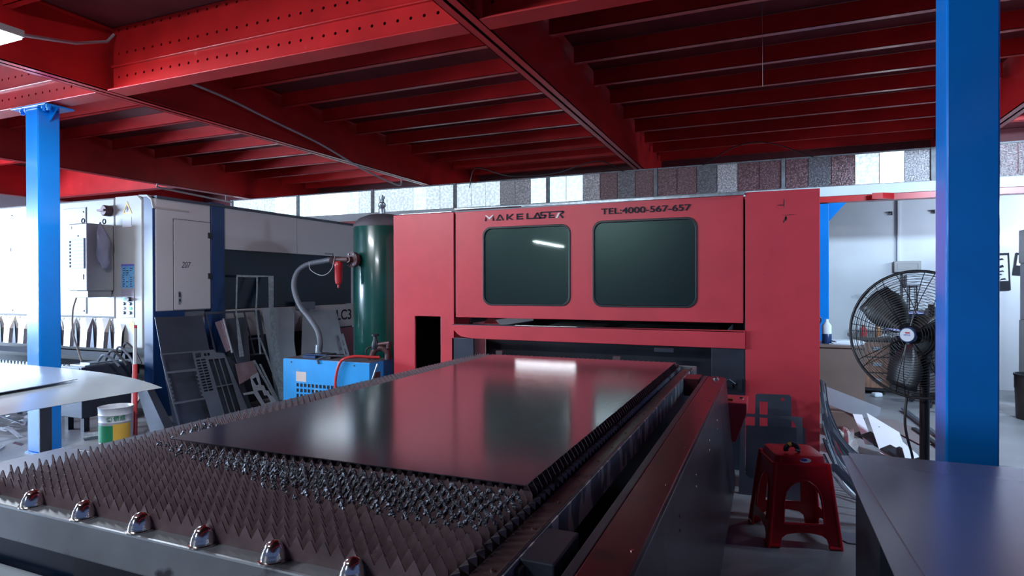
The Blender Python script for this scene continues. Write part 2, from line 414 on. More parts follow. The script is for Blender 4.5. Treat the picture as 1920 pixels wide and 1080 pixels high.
# joists
def joist(x0, x1, y):
    mb = MB()
    mb.box(x0, x1, y, y + 0.004, 3.15, 3.283)
    mb.box(x0, x1, y, y + 0.055, 3.15, 3.154)
    mb.box(x0, x1, y + 0.051, y + 0.055, 3.15, 3.168)
    return mb
ORD = ['first', 'second', 'third', 'fourth', 'fifth', 'sixth', 'seventh', 'eighth', 'ninth', 'tenth']
rows = [3.545 + 0.605 * k for k in range(10)]
lrows = [3.545, 4.15, 4.755, 5.36]
bays = [(-8.01, -4.665, 'between the two left beams', rows), (-4.535, -1.585, 'between left and middle beams', rows), (-1.465, 1.87, 'in the dark bay right of the middle beam', rows),
        (1.99, 4.6, 'in the bay right of the near blue column', rows[4:9]), (-11.09, -8.13, 'in the outermost bay at the far left', lrows)]
for x0, x1, where, rr in bays:
    for k, y in enumerate(rr):
        o = build(joist(x0, x1, y), 'roof_joist', RED)
        tag(o, '%s red joist beyond the girder, %s' % (ORD[k], where) if rr is rows else '%s red joist counted inwards %s' % (ORD[k], where), 'joist', 'red joists under the mezzanine deck')
for k, y in enumerate([2.335, 1.73]):
    o = build(joist(-4.535, -1.585, y), 'roof_joist', RED)
    tag(o, '%s red joist on the near side of the girder, top left' % ORD[k], 'joist', 'red joists under the mezzanine deck')

# blue columns
def column(x0, x1, y0, y1, h, lab, plate):
    c = thing('steel_column', ((x0 + x1) / 2, (y0 + y1) / 2, 0), lab, 'column')
    build(B(x0, x1, y0, y1, 0.012, h), 'post', BLUE, c, bevel=0.008)
    build(B(x0 - 0.012, x1 + 0.012, y0 - 0.012, y1 + 0.012, 0, 0.012), 'base_plate', BLUE, c)
    if plate:
        build(B(x0 - 0.14, x1 + 0.14, y0 - 0.03, y1 + 0.03, h, h + 0.014), 'top_plate', BLUE, c, bevel=0.003)
        for x in (x0 - 0.09, x0 - 0.03, x1 + 0.03, x1 + 0.09):
            build(MB().lathe([(0.014, -0.03), (0.014, -0.012), (0.02, -0.012), (0.02, 0)], (x, y0 + 0.03, h)), 'bolt', BLUE, c)
        for s, x in ((-1, x0), (1, x1)):
            g = MB().plate([(0, h), (s * 0.1, h), (0, h - 0.10)] if s > 0 else [(0, h), (0, h - 0.10), (-0.1, h)], (), 0.008, (x, (y0 + y1) / 2, 0), (1, 0, 0), (0, 0, 1))
            build(g, 'gusset', BLUE, c)
    return c
c = column(-5.535, -5.37, 3.0, 3.165, 2.775, 'bright blue steel column with a bolted top plate, left of the photo', True)
build(B(-5.378, -5.366, 2.998, 3.085, 0.0, 0.47), 'dark_strip', DARK2, c)  # thin dark strip low on the column's side face
column(0.667, 0.848, 3.0, 3.18, 2.786, 'near blue steel column standing behind the grey sheet table at right', True)
c = column(0.45, 0.615, 7.72, 7.88, 2.26, 'far blue column half hidden behind the red machine', False)
build(MB().plate([(0, 2.26), (0, 2.06), (0.17, 2.26)], (), 0.012, (0.615, 7.72, 0), (1, 0, 0), (0, 0, 1)), 'knee_bracket', BLUE, c)

# fascia and clerestory glazing between the fascia and the beams
struct('trim_1', B(-10, 5.5, 7.68, 7.86, 2.335, 2.44), FASC, 'pale fascia board under the glazing strip', 'trim')
o = build(B(-10, 5.5, 7.70, 7.84, 2.268, 2.335), 'fascia_beam', RED); tag(o, 'red beam under the pale fascia board', 'beam')
o = build(MB().hexa([(1.02, 7.6, 2.27), (1.12, 7.6, 2.27), (1.24, 7.69, 2.27), (1.14, 7.69, 2.27)], [(1.02, 7.6, 2.335), (1.12, 7.6, 2.335), (1.24, 7.69, 2.335), (1.14, 7.69, 2.335)]), 'steel_clip', RED)
tag(o, 'small red clip crossing the red beam above the desk', 'clip')
mull = [-8.45, -7.014, -5.565, -4.148, -2.741, -1.314, 0.143, 1.598, 3.05]
patt = ['222243', '344432', '222322', '222113', '331050', '005100', '050241', '000000']
for k in range(8):
    x0, x1 = mull[k] + 0.025, mull[k + 1] - 0.025
    wn = thing('window_%d' % (k + 1), ((x0 + x1) / 2, 7.72, 2.44), 'clerestory window in the glazing strip', 'window', kind='structure')
    wn['label'] = ['frosted clerestory window, %s from the left end of the strip' % ORD[k]][0]
    fr = MB().box(mull[k] - 0.02, mull[k] + 0.02, 7.69, 7.75, 2.44, 2.80).box(x0, x1, 7.70, 7.75, 2.785, 2.80).box(x0, x1, 7.70, 7.75, 2.44, 2.45)
    if k == 7: fr.box(mull[8] - 0.02, mull[8] + 0.02, 7.69, 7.75, 2.44, 2.80)
    build(fr, 'frame', SPECK, wn)
    n = 6; pw = (x1 - x0) / n
    for j in range(n):
        pm = PANES[int(patt[k][j])]
        build(B(x0 + j * pw + 0.004, x0 + (j + 1) * pw - 0.004, 7.715 + 0.004 * (j % 2), 7.725, 2.45, 2.785), 'pane', pm, wn)
# conduits, cables, thread
o = build(MB().tube(spline([(-4.52, 3.16, 3.10), (-4.52, 3.70, 3.065), (-4.515, 4.08, 3.038), (-4.51, 4.59, 2.972), (-4.50, 5.29, 2.883), (-4.50, 6.04, 2.742), (-4.50, 6.70, 2.665), (-4.53, 6.90, 2.69), (-4.58, 7.0, 2.788)]), 0.011, 8), 'power_cable', CABLEW, smooth=True)
tag(o, 'grey cable sagging along the left red beam', 'cable')
o = build(MB().tube(spline([(-3.9, 7.68, 2.72), (-3.80, 7.6, 2.94), (-3.66, 7.6, 2.957), (-3.22, 7.6, 2.82), (-2.61, 7.6, 2.814), (-2.03, 7.6, 2.928), (-1.72, 7.69, 2.79)]), 0.007, 6), 'hanging_cable', BLACKP, smooth=True)
tag(o, 'thin dark cable looping in front of the glazing strip', 'cable')
o = build(MB().tube(spline([(-0.75, 7.69, 2.79), (-0.35, 7.6, 2.97), (0.0, 7.6, 2.97), (0.45, 7.69, 2.79)]), 0.006, 6), 'hanging_cable', BLACKP, smooth=True)
tag(o, 'short dark cable peaking under the right bay joists', 'cable')
o = build(MB().tube([(-0.05, 4.5, 3.28), (-0.046, 4.5, 3.0), (-0.045, 4.5, 2.70)], 0.0014, 5), 'hanging_thread', GALV)
tag(o, 'pale thread hanging from the dark right bay joists', 'thread')

# lamps
def batten(x0, x1, y0, y1, z, lab, tm, ):
    t = thing('ceiling_lamp', ((x0 + x1) / 2, (y0 + y1) / 2, z), lab, 'lamp')
    build(B(x0, x1, y0, y1, z + 0.012, z + 0.05), 'housing', WHITE, t)
    build(B(x0 + 0.01, x1 - 0.01, y0 + 0.008, y1 - 0.008, z, z + 0.012), 'diffuser', tm, t)
    return t
t = batten(-5.0, -3.82, 1.95, 2.07, 2.72, 'glowing white batten lamp at the top left edge', TUBE)
build(MB().tube([(-4.0, 2.03, 2.77), (-4.0, 2.03, 3.28)], 0.006).tube([(-4.8, 2.03, 2.77), (-4.8, 2.03, 3.28)], 0.006), 'hanger', CABLEW, t)
o = build(MB().tube([(-3.84, 2.05, 2.745), (-4.40, 2.7, 3.02), (-4.50, 2.98, 3.15), (-4.50, 3.03, 3.22)], 0.010), 'lamp_conduit', CABLEW, smooth=True)
tag(o, 'white conduit running from the top left lamp to the girder', 'conduit')
t = batten(-5.79, -5.69, -8.1, -5.6, 2.5, 'long fluorescent lamp mirrored in the left machine window', TUBE2)
#SPLIT1
# ------------------------------------------------------------------ red laser cutting machine
YM = 4.7
M = thing('laser_cutter', (-1.43, 5.6, 0), 'large red laser cutting machine with two dark windows', 'machine')
XZ = dict(U=(1, 0, 0), V=(0, 0, 1))
lp = build(MB().plate([(-3.105 - 0.06, 0), (-2.94, 0), (-2.94, 1.07), (-2.677, 1.07), (-2.677, 0), (-2.545, 0), (-2.545, 1.985), (-3.165, 1.985)], (), 0.02, (0, YM, 0), **XZ), 'left_pillar', MRED, M, bevel=0.004)
build(MB().box(-3.165, -3.145, 4.72, 6.6, 0, 1.985).box(-2.565, -2.545, 4.72, 5.0, 0, 1.06), 'pillar_side', MRED, lp)
build(MB().box(-2.96, -2.94, 4.721, 5.3, 0, 1.07).box(-2.677, -2.66, 4.721, 5.3, 0, 1.07).box(-2.96, -2.66, 4.721, 5.3, 1.07, 1.09).box(-2.96, -2.66, 5.28, 5.3, 0, 1.07), 'recess', BLACK, lp)
rp_ = build(MB().plate(rect(-0.163, 0.318, 0.0, 2.012), (), 0.02, (0, YM, 0), **XZ), 'right_pillar', MRED, M, bevel=0.004)
build(MB().box(0.298, 0.318, 4.72, 6.6, 0, 2.012).box(-0.163, -0.145, 4.72, 5.0, 0, 1.06), 'pillar_side', MRED, rp_)
W1 = rrect(-2.262, -1.482, 1.178, 1.838, 0.075); W2 = rrect(-1.295, -0.498, 1.176, 1.85, 0.075)
fp = build(MB().plate([(-2.525, 1.068), (-0.176, 1.068), (-0.176, 2.0), (-2.525, 1.982)], [W1, W2], 0.02, (0, YM + 0.004, 0), **XZ), 'front_panel', MRED, M, bevel=0.004)
for Wn, (x0, x1, z0, z1) in ((W1, (-2.262, -1.482, 1.178, 1.838)), (W2, (-1.295, -0.498, 1.176, 1.85))):
    wf = build(MB().plate(rrect(x0 - 0.004, x1 + 0.004, z0 - 0.004, z1 + 0.004, 0.078), [rrect(x0 + 0.014, x1 - 0.014, z0 + 0.014, z1 - 0.014, 0.065)], 0.012, (0, YM - 0.001, 0), **XZ), 'window_seal', BLACKP, fp, bevel=0.003)
    build(MB().plate(rrect(x0 + 0.004, x1 - 0.004, z0 + 0.004, z1 - 0.004, 0.07), (), 0.005, (0, YM + 0.012, 0), **XZ), 'window_pane', GLASS, fp)
# lettering
def poly_letters(polys, O, U, V, th=0.0012):
    mb = MB()
    for p in polys:
        ar = sum(p[i][0] * p[(i + 1) % len(p)][1] - p[(i + 1) % len(p)][0] * p[i][1] for i in range(len(p)))
        mb.plate(p if ar > 0 else list(reversed(p)), (), th, O, U, V)
    return mb
LO = (-2.242, YM - 0.0005, 1.893)   # unit: metres along the panel
h = 0.050
dk = [[(0, 0), (0.016, 0), (0.016, 0.024), (0.006, 0.036)], [(0.074, 0), (0.090, 0), (0.084, 0.036), (0.074, 0.024)],
      [(0.105, 0), (0.138, 0.05), (0.150, 0.05), (0.124, 0.008), (0.124, 0)], [(0.150, 0.05), (0.138, 0.05), (0.170, 0), (0.186, 0)], [(0.128, 0.0), (0.158, 0.0), (0.152, 0.011), (0.133, 0.011)],
      [(0.205, 0), (0.220, 0), (0.220, 0.05), (0.205, 0.05)], [(0.220, 0.020), (0.257, 0.05), (0.276, 0.05), (0.238, 0.022), (0.276, 0), (0.256, 0), (0.220, 0.018)],
      [(0.300, 0), (0.314, 0), (0.314, 0.05), (0.300, 0.05)], [(0.314, 0.039), (0.360, 0.039), (0.360, 0.05), (0.314, 0.05)], [(0.314, 0.020), (0.355, 0.020), (0.355, 0.030), (0.314, 0.030)], [(0.314, 0), (0.360, 0), (0.360, 0.011), (0.314, 0.011)],
      [(0.392, 0), (0.406, 0), (0.406, 0.05), (0.392, 0.05)], [(0.406, 0), (0.560, 0), (0.560, 0.010), (0.406, 0.010)],
      [(0.455, 0.010), (0.484, 0.05), (0.498, 0.05), (0.472, 0.010)], [(0.498, 0.05), (0.484, 0.05), (0.512, 0.0), (0.530, 0.0)],
      [(0.548, 0.010), (0.566, 0.010), (0.572, 0.026), (0.556, 0.028)], [(0.520, 0.022), (0.572, 0.022), (0.566, 0.031), (0.522, 0.032)], [(0.516, 0.030), (0.530, 0.030), (0.532, 0.05), (0.516, 0.046)],
      [(0.516, 0.046), (0.716, 0.046), (0.722, 0.055), (0.522, 0.055)],
      [(0.592, 0), (0.606, 0), (0.606, 0.046), (0.592, 0.046)], [(0.606, 0.018), (0.640, 0.018), (0.640, 0.027), (0.606, 0.027)], [(0.606, 0), (0.644, 0), (0.644, 0.010), (0.606, 0.010)],
      [(0.700, 0.046), (0.722, 0.055), (0.730, 0.042), (0.716, 0.036)], [(0.690, 0.020), (0.718, 0.034), (0.726, 0.042), (0.706, 0.040)], [(0.690, 0.024), (0.702, 0.024), (0.722, 0.006), (0.722, -0.004), (0.708, -0.004)]]
dk = [[(x * 0.975, z) for x, z in p] for p in dk]
wt = [[(0.002, 0.05), (0.018, 0.05), (0.045, 0.030), (0.072, 0.05), (0.088, 0.05), (0.045, 0.012)], [(0.652, -0.002), (0.672, -0.002), (0.694, 0.040), (0.676, 0.040)]]
wt = [[(x * 0.975, z) for x, z in p] for p in wt]
fp2 = fp
tag(build(poly_letters(dk, LO, (1, 0, 0), (0, 0, 1)), 'maker_lettering', LETTER, fp2), 'dark maker name lettering')
tag(build(poly_letters(wt, (LO[0], LO[1] - 0.0006, LO[2]), (1, 0, 0), (0, 0, 1)), 'lettering_accent', LETTERW, fp2), 'white strokes of the lettering')
tel = MB()
for dx, dz_ in ((0, 0), (0.0035, 0), (0.0018, 0.0015)):
    t_ = text_mb('TEL:4000-567-657', 0.066, (-1.226 + dx, YM - 0.0008 - dx * 0.02, 1.902 + dz_), (1, 0, 0), (0, 0, 1), 0.0008, 0.0, 0.679)
    tel.add(t_.v, t_.f)
tag(build(tel, 'phone_lettering', LETTER, fp2), 'dark telephone number')
build(MB().box(-2.53, -0.16, 4.69, 4.76, 2.002, 2.016).box(-1.9, -0.17, 4.688, 4.70, 1.994, 2.010).box(-3.10, -2.56, 4.70, 4.76, 1.986, 1.996), 'top_trim', GALV, M, bevel=0.002)
scf = MB()
for (x, z, w_, h_) in ((0.045, 1.905, 0.05, 0.006), (0.088, 1.900, 0.006, 0.055), (0.075, 1.835, 0.10, 0.003), (0.094, 1.800, 0.018, 0.030), (0.086, 1.785, 0.010, 0.018), (0.10, 1.81, 0.008, 0.016)):
    scf.plate([(x, z), (x + w_ * 0.6, z - h_ * 0.2), (x + w_, z + h_ * 0.4), (x + w_ * 0.7, z + h_), (x + w_ * 0.2, z + h_ * 0.8)], (), 0.0006, (0, YM - 0.0005, 0), **XZ)
build(scf, 'scuff_mark', BLACKP, rp_)
build(MB().plate([(-2.575 + 0.01, 1.003), (-2.545, 0.965), (-2.50, 0.925), (-2.47, 0.905), (-2.351, 0.888), (-0.164, 0.884), (-0.164, 1.015)], (), 0.06, (0, YM - 0.02, 0), **XZ), 'cross_beam', MRED, M, bevel=0.003)
build(MB().box(-2.55, -0.17, 4.68, 4.74, 1.003, 1.009), 'beam_top_edge', DARK2, M)
for x0, x1, z0 in ((-2.565, -2.352, 0.0), (-0.396, -0.166, 0.0)):
    build(B(x0, x1, 4.70, 4.72, z0, 0.888), 'side_plate', DARK2, M, bevel=0.003)
build(MB().box(-0.215, -0.185, 4.67, 4.70, 0.575, 0.665).box(-0.30, -0.25, 4.67, 4.70, 0.60, 0.625).tube([(-0.31, 4.68, 0.64), (-0.27, 4.66, 0.66), (-0.23, 4.67, 0.63)], 0.008), 'latch_bracket', DARK, M)
build(MB().box(-2.52, -0.18, 6.58, 6.6, 0.0, 2.0).box(-2.545, -2.525, 5.0, 6.6, 1.0, 1.98).box(-0.18, -0.163, 5.0, 6.6, 1.0, 2.0), 'inner_wall', GREYP, M)
build(B(-3.165, 0.318, 4.72, 6.6, 1.965, 1.985), 'roof_plate', MRED, M)
build(MB().box(-2.4, -0.3, 5.75, 5.95, 1.36, 1.62), 'gantry', DARK2, M, bevel=0.01)
build(MB().box(-1.38, -1.16, 5.45, 5.74, 1.25, 1.75).lathe([(0.03, 0), (0.06, 0.1), (0.06, 0.2)], (-1.27, 5.6, 1.06)), 'cutting_head', DARK, M, bevel=0.01)
build(MB().tube([(-1.1, 5.4, 1.45), (-0.4, 5.35, 1.33)], 0.035, 8), 'cable_arm', DARK, M, smooth=True)
build(MB().box(-2.1, -1.55, 5.03, 5.08, 1.066, 1.075), 'added_glow_bar', GLOWBAR, M)  # unseen glowing bar added to cast the bright patch on the big sheet
build(MB().box(-2.15, -1.5, 5.02, 5.09, 1.075, 1.10), 'added_glow_housing', DARK, M)  # housing made up for the added bar
build(MB().box(-2.40, -0.34, 5.05, 6.55, 0.90, 0.955).box(-2.4, -0.34, 5.05, 5.09, 0.3, 0.9), 'inner_bed', DARK, M)
o = build(B(-1.26, -0.42, 5.15, 5.95, 0.957, 0.963), 'cut_sheet', LIGHTP); tag(o, 'pale metal sheet glimpsed inside the red machine through the slot', 'sheet')
o = build(MB().hexa([(-1.86, 5.1, 0.957), (-1.36, 5.1, 0.957), (-1.40, 5.7, 0.957), (-1.9, 5.7, 0.957)], [(-1.86, 5.1, 0.97), (-1.36, 5.1, 0.965), (-1.40, 5.7, 0.975), (-1.9, 5.7, 0.99)]), 'cut_sheet', GALV); tag(o, 'tilted grey offcut glimpsed in the slot left of the pale sheet', 'sheet')
build(MB().plate([(-2.36, 1.0), (-2.20, 1.0), (-2.28, 1.08)], (), 0.01, (0, 4.9, 0), **XZ), 'inner_gusset', MRED, M)

# ------------------------------------------------------------------ slatted cutting table
T = thing('cutting_table', (-1.25, 2.5, 0), 'long slatted cutting table with rows of metal teeth', 'table')
fr = build(B(-2.3, -0.47, 0.905, 0.966, 0.715, 0.80), 'front_rail', RAILG, T, bevel=0.005)
for x in (-1.895, -1.70, -1.502, -1.306, -1.111, -0.915, -0.722):
    prof = [(0.031, 0.0), (0.031, 0.003), (0.0262, 0.004), (0.0258, 0.010), (0.0240, 0.016), (0.0240, 0.0175), (0.0212, 0.0225), (0.0211, 0.024), (0.0176, 0.029), (0.0174, 0.0305), (0.0128, 0.035), (0.007, 0.0385), (0.0, 0.040)]
    build(MB().lathe(prof, (x, 0.934, 0.80), n=24), 'cap_nut', CHROME, fr, smooth=True)
# slats: each one a thin toothed plate across the bed
NS = 86; PX = 0.0341
sx0, sx1 = -1.962, -0.545
nt_ = int(round((sx1 - sx0) / PX))
burnt = lambda y: 0.0
for k in range(NS):
    y = 0.947 + 0.0361 * k
    crust = y > 1.15
    pts = [(sx0, 0.765), (sx1, 0.765)]
    top = []
    for j in range(nt_):
        xa = sx1 - j * PX
        jit = rnd.uniform(-0.0015, 0.001)
        top += [(xa - 0.001, 0.8235), (xa - PX / 2 + 0.0016, 0.8488 + jit), (xa - PX / 2 - 0.0016, 0.8488 + jit)]
    top.append((sx0 + 0.0005, 0.8235))
    mb = MB().plate(pts + top, (), 0.0022, (0, y, 0), **XZ)
    s_ = build(mb, 'slat', SLAT, T)
    # slag grown over the teeth that the laser has passed
    cb = MB()
    for j in range(nt_):
        xc = sx1 - (j + 0.5) * PX
        edge = 1.12 + 0.24 * max(0.0, (-0.95 - xc)) + rnd.uniform(-0.02, 0.02)
        if xc < -1.80: edge = 1.36 + 1.9 * (-1.80 - xc)
        if y < edge or y > 1.62: continue
        if y > 1.372 and xc < -0.55 and xc > -1.82: continue
        g = min(1.0, (y - edge) / 0.12)
        L_ = 0.008 + 0.017 * g
        for sgn in (-1, 1):
            q = []
            nn = 5
            for i in range(nn + 1):
                t_ = i / nn
                q.append((xc + sgn * (PX / 2) * t_ * L_ / 0.0265 + rnd.uniform(-0.001, 0.001), y + 0.001 + rnd.uniform(-0.002, 0.002), 0.852 - L_ * t_ + rnd.uniform(-0.001, 0.001)))
            cb.tube(q, [rnd.uniform(0.0030, 0.0062) * (0.7 + 0.5 * g) for _ in q], 5)
    if cb.v: tag(build(cb, 'slag', BURNT, s_, smooth=True), 'burnt metal beads on the teeth', kind='stuff')
    if (sx1 and True):
        pass
# holders at the slat ends
zz = MB()
for k in range(NS):
    y = 0.947 + 0.0361 * k
    zz.add([(-0.543, y, 0.815), (-0.543, y + 0.034, 0.815), (-0.530, y + 0.017, 0.795), (-0.530, y + 0.017, 0.815)], [(0, 1, 2), (0, 2, 3), (1, 3, 2), (0, 3, 1)])
build(zz, 'slat_comb', RAILG, T)
build(B(-0.540, -0.528, 0.93, 4.08, 0.70, 0.785), 'comb_backing', BLACK, T)
rr_ = build(MB().box(-0.527, -0.478, 0.93, 4.20, 0.72, 0.798).box(-0.478, -0.470, 0.93, 4.20, 0.72, 0.803), 'right_rail', RAILD, T, bevel=0.003)
build(MB().box(-0.4705, -0.464, 0.955, 4.08, 0.715, 0.799), 'scratched_face', SCRATCH, rr_)
for k in range(16):
    y = 1.08 + 0.19 * k + rnd.uniform(-0.02, 0.02)
    build(MB().lathe([(0.005, 0), (0.005, 0.003), (0.002, 0.004)], (-0.492, y, 0.798), n=8), 'screw', CHROME, rr_)
build(MB().box(-0.464, -0.39, 1.13, 1.30, 0.70, 0.80).box(-0.464, -0.45, 1.1, 1.13, 0.74, 0.79), 'stop_block', DARK2, T, bevel=0.004)
build(B(-0.464, -0.38, 3.66, 3.86, 0.70, 0.80), 'stop_block', MRED2, T, bevel=0.004)
build(MB().box(-0.60, -0.44, 4.12, 4.14, 0.70, 0.815).box(-0.46, -0.44, 3.98, 4.14, 0.70, 0.81), 'end_plate', RAILG, T, bevel=0.006)
build(MB().box(-2.15, -1.975, 1.31, 4.1, 0.79, 0.798).box(-2.225, -1.975, 0.3, 1.31, 0.79, 0.798), 'left_plate', GREYP, T, bevel=0.002)
build(MB().box(-1.975, -1.965, 0.96, 4.1, 0.72, 0.806), 'left_comb', RAILD, T)
build(MB().box(-1.96, -0.545, 4.06, 4.075, 0.74, 0.83).box(-1.85, -1.80, 4.06, 4.09, 0.83, 0.866).box(-0.98, -0.93, 4.06, 4.09, 0.83, 0.862), 'far_rail', RAILD, T)
build(MB().box(-1.95, -0.54, 0.966, 4.05, 0.70, 0.716), 'tray', BLACK, T)
build(MB().box(-1.9, -0.5, 1.15, 4.0, 0.02, 0.70).box(-3.0, -1.9, 1.385, 2.4, 0.0, 0.42), 'frame_and_dark_box', NAVYG, T)  # second box is added so the gap under the rail looks dark
build(MB().box(-0.80, -0.66, 4.62, 4.66, 0.845, 0.872), 'sensor_box', DARK2, M)

# the stand and its red sheet-metal cover along the right of the table
S = thing('guide_rail_stand', (-0.29, 2.3, 0), 'long dark red sheet-metal guide stand right of the toothed table', 'stand')
build(MB().box(-0.340, -0.245, 0.55, 3.80, 0.775, 0.80), 'top_cover', MRED2, S, bevel=0.003)
build(B(-0.366, -0.343, 0.55, 3.84, 0.74, 0.797), 'inner_lip', DARK2, S, bevel=0.002)
build(MB().hexa([(-0.34, 0.55, 0.14), (-0.19, 0.55, 0.14), (-0.19, 3.93, 0.14), (-0.34, 3.93, 0.14)], [(-0.34, 0.55, 0.775), (-0.246, 0.55, 0.775), (-0.246, 3.93, 0.775), (-0.34, 3.93, 0.775)]), 'skirt', mat('skirt_steel', (0.10, 0.085, 0.11), 0.28, metal=0.6, var=0.25, scale=5, dirt=(0.05, 0.04, 0.055), dirt_t=0.6, dirt_s=4), S, bevel=0.003)
for y in (0.8, 2.3, 3.7): build(B(-0.33, -0.26, y, y + 0.1, 0, 0.14), 'foot', DARK, S)
build(MB().lathe([(0.02, 0), (0.02, 0.004), (0.014, 0.005), (0.014, 0.012), (0.006, 0.018), (0, 0.018)], (-0.29, 3.70, 0.80), n=14), 'cap_nut', CHROME, S, smooth=True)
for y in (1.25, 1.7, 2.1, 2.6, 3.0):
    build(MB().lathe([(0.004, 0), (0.004, 0.002), (0, 0.003)], (-0.262, y, 0.80), n=8), 'screw', CHROME, S)
    for dz in (0.70, 0.66):
        build(MB().lathe([(0.005, 0), (0.005, 0.003), (0, 0.005)], (-0.234, y + 0.05, dz), axis=(1, 0, 0.1), n=8), 'screw', CHROME, S)
build(MB().plate([(-0.27, 0.625), (-0.27, 0.385), (-0.19, 0.389), (-0.129, 0.567), (-0.129, 0.625)][::-1], (), 0.30, (0, 3.94, 0), **XZ), 'red_bracket', MRED, S, bevel=0.004)
build(MB().lathe([(0.016, 0), (0.016, 0.006), (0.008, 0.012)], (-0.165, 4.1, 0.625), n=12), 'bracket_nut', CHROME, S)
build(MB().box(-0.25, -0.21, 4.0, 4.03, 0.625, 0.64), 'copper_pad', AMBER, S)
build(B(-0.262, -0.236, 4.05, 4.08, 0.0, 0.60), 'support_post', GREYP, S)

# the big sheet lying on the teeth
o = build(MB().hexa([(-1.793, 1.384, 0.851), (-0.556, 1.397, 0.851), (-0.554, 3.955, 0.851), (-1.814, 3.93, 0.851)], [(-1.793, 1.384, 0.8535), (-0.556, 1.397, 0.8535), (-0.554, 3.955, 0.8535), (-1.814, 3.93, 0.8535)]), 'steel_sheet', SHEETM)
tag(o, 'large dark steel sheet lying on the toothed cutting table', 'sheet')
#SPLIT2
# ------------------------------------------------------------------ white laser machine on the left
WM = thing('enclosed_machine', (-7.2, 5.6, 0), 'large white and navy enclosed machine behind the left blue column', 'machine')
YW = 4.07; XW = -5.5
YZ = dict(U=(0, 1, 0), V=(0, 0, 1))
front = build(MB().box(-9.4, -6.045, YW, YW + 0.4, 1.02, 2.235), 'front_panel', WHITE, WM, bevel=0.02)
colp = build(MB().plate([(-6.04, 0.73), (-5.645, 0.73), (-5.645, 2.19), (-5.70, 2.235), (-6.04, 2.235)], (), 0.4, (0, YW, 0), **XZ), 'corner_panel', WHITE, WM, bevel=0.012)
build(MB().plate([(-5.64, 0.05), (-5.505, 0.05), (-5.505, 2.10), (-5.53, 2.18), (-5.59, 2.215), (-5.64, 2.215)], (), 0.35, (0, YW + 0.006, 0), **XZ), 'navy_post', NAVY, WM, bevel=0.006)
build(MB().plate([(-5.64, 2.215), (-5.59, 2.215), (-5.53, 2.18), (-5.505, 2.10), (-5.495, 2.10), (-5.52, 2.19), (-5.585, 2.235), (-5.70, 2.24), (-5.70, 2.235)][::-1], (), 0.4, (0, YW + 0.002, 0), **XZ), 'corner_rim', WHITE, WM)
side = build(MB().box(-5.8, XW, YW + 0.03, 4.735, 1.095, 2.22), 'side_panel', WHITE2, WM, bevel=0.01)
dr = build(MB().plate(rect(4.294, 4.722, 1.105, 2.015), (), 0.008, (XW + 0.009, 0, 0), **YZ), 'access_door', WHITE2, WM, bevel=0.002)
build(MB().box(XW, XW + 0.004, 4.288, 4.726, 2.015, 2.021).box(XW, XW + 0.004, 4.288, 4.294, 1.10, 2.02), 'door_gap', DARK, dr)
for z in (1.85, 1.42): build(B(XW + 0.008, XW + 0.02, 4.69, 4.735, z, z + 0.06), 'hinge', BLACKP, dr, bevel=0.003)
build(B(XW + 0.008, XW + 0.013, 4.335, 4.362, 1.16, 1.29), 'handle_plate', GALV, dr)
build(MB().box(XW + 0.012, XW + 0.02, 4.342, 4.355, 1.19, 1.215).box(XW + 0.012, XW + 0.02, 4.342, 4.355, 1.235, 1.28), 'door_handle', BLACKP, dr)
build(text_mb('207', 0.09, (XW + 0.0095, 4.375, 1.53), (0, 1, 0), (0, 0, 1), 0.0004, 0.0, 0.11, 0.3), 'scribble', DARK2, dr)
build(B(-5.8, XW + 0.008, 4.737, 4.91, 0.05, 2.24), 'navy_band', NAVY, WM, bevel=0.004)
build(MB().box(-5.8, XW, 4.912, 7.15, 1.745, 2.20), 'upper_panel', WHITE2, WM, bevel=0.006)
build(MB().box(XW, XW + 0.002, 6.02, 6.026, 1.75, 2.20), 'panel_seam', GREYPAN, WM)
build(B(-5.8, XW - 0.04, 4.912, 7.15, 1.09, 1.745), 'navy_window', NAVYG, WM)
build(B(-5.8, XW, 4.912, 7.15, 0.77, 1.082), 'lower_panel', WHITE2, WM, bevel=0.006)
build(B(-5.8, XW - 0.02, 4.75, 7.15, 0.0, 0.77), 'base_frame', DARK2, WM)
build(text_mb('TLC3', 0.20, (XW + 0.001, 6.645, 0.87), (0, 1, 0), (0, 0, 1), 0.0006, 0.003, 0.455), 'model_lettering', LETTER, WM)
build(MB().box(-5.62, XW + 0.02, 4.1, 7.15, 2.20, 2.225), 'roof_edge', DARK2, WM)
build(B(-9.4, -5.6, YW + 0.4, 7.1, 0.9, 2.22), 'enclosure', WHITE2, WM)
build(B(-9.4, -5.66, YW + 0.5, YW + 0.55, 0.0, 0.9), 'dark_interior', BLACK, WM)
# front details
build(MB().plate(rect(-6.85, -6.487, 1.06, 2.155), (), 0.008, (0, YW - 0.008, 0), **XZ), 'front_door', WHITE, front, bevel=0.003)
build(MB().plate(rect(-9.2, -7.0, 1.04, 2.17), (), 0.008, (0, YW - 0.008, 0), **XZ), 'front_door', WHITE, front, bevel=0.003)
gp = MB()
for (x0, x1, z0, z1) in ((-6.855, -6.485, 2.155, 2.162), (-6.487, -6.481, 1.06, 2.16), (-9.2, -7.0, 2.17, 2.177)): gp.box(x0, x1, YW - 0.004, YW, z0, z1)
build(gp, 'door_gap', GREYPAN, front)
sc = MB()
for (x, z) in ((-6.52, 2.11), (-6.52, 1.09), (-7.75, 2.13), (-7.75, 1.08)): sc.lathe([(0.009, 0), (0.009, 0.004), (0, 0.006)], (x, YW - 0.008, z), axis=(0, -1, 0), n=8)
build(sc, 'screw', BLACKP, front)
hd = build(B(-7.86, -7.77, YW - 0.012, YW - 0.006, 1.73, 1.775), 'flush_handle', DARK2, front, bevel=0.003)
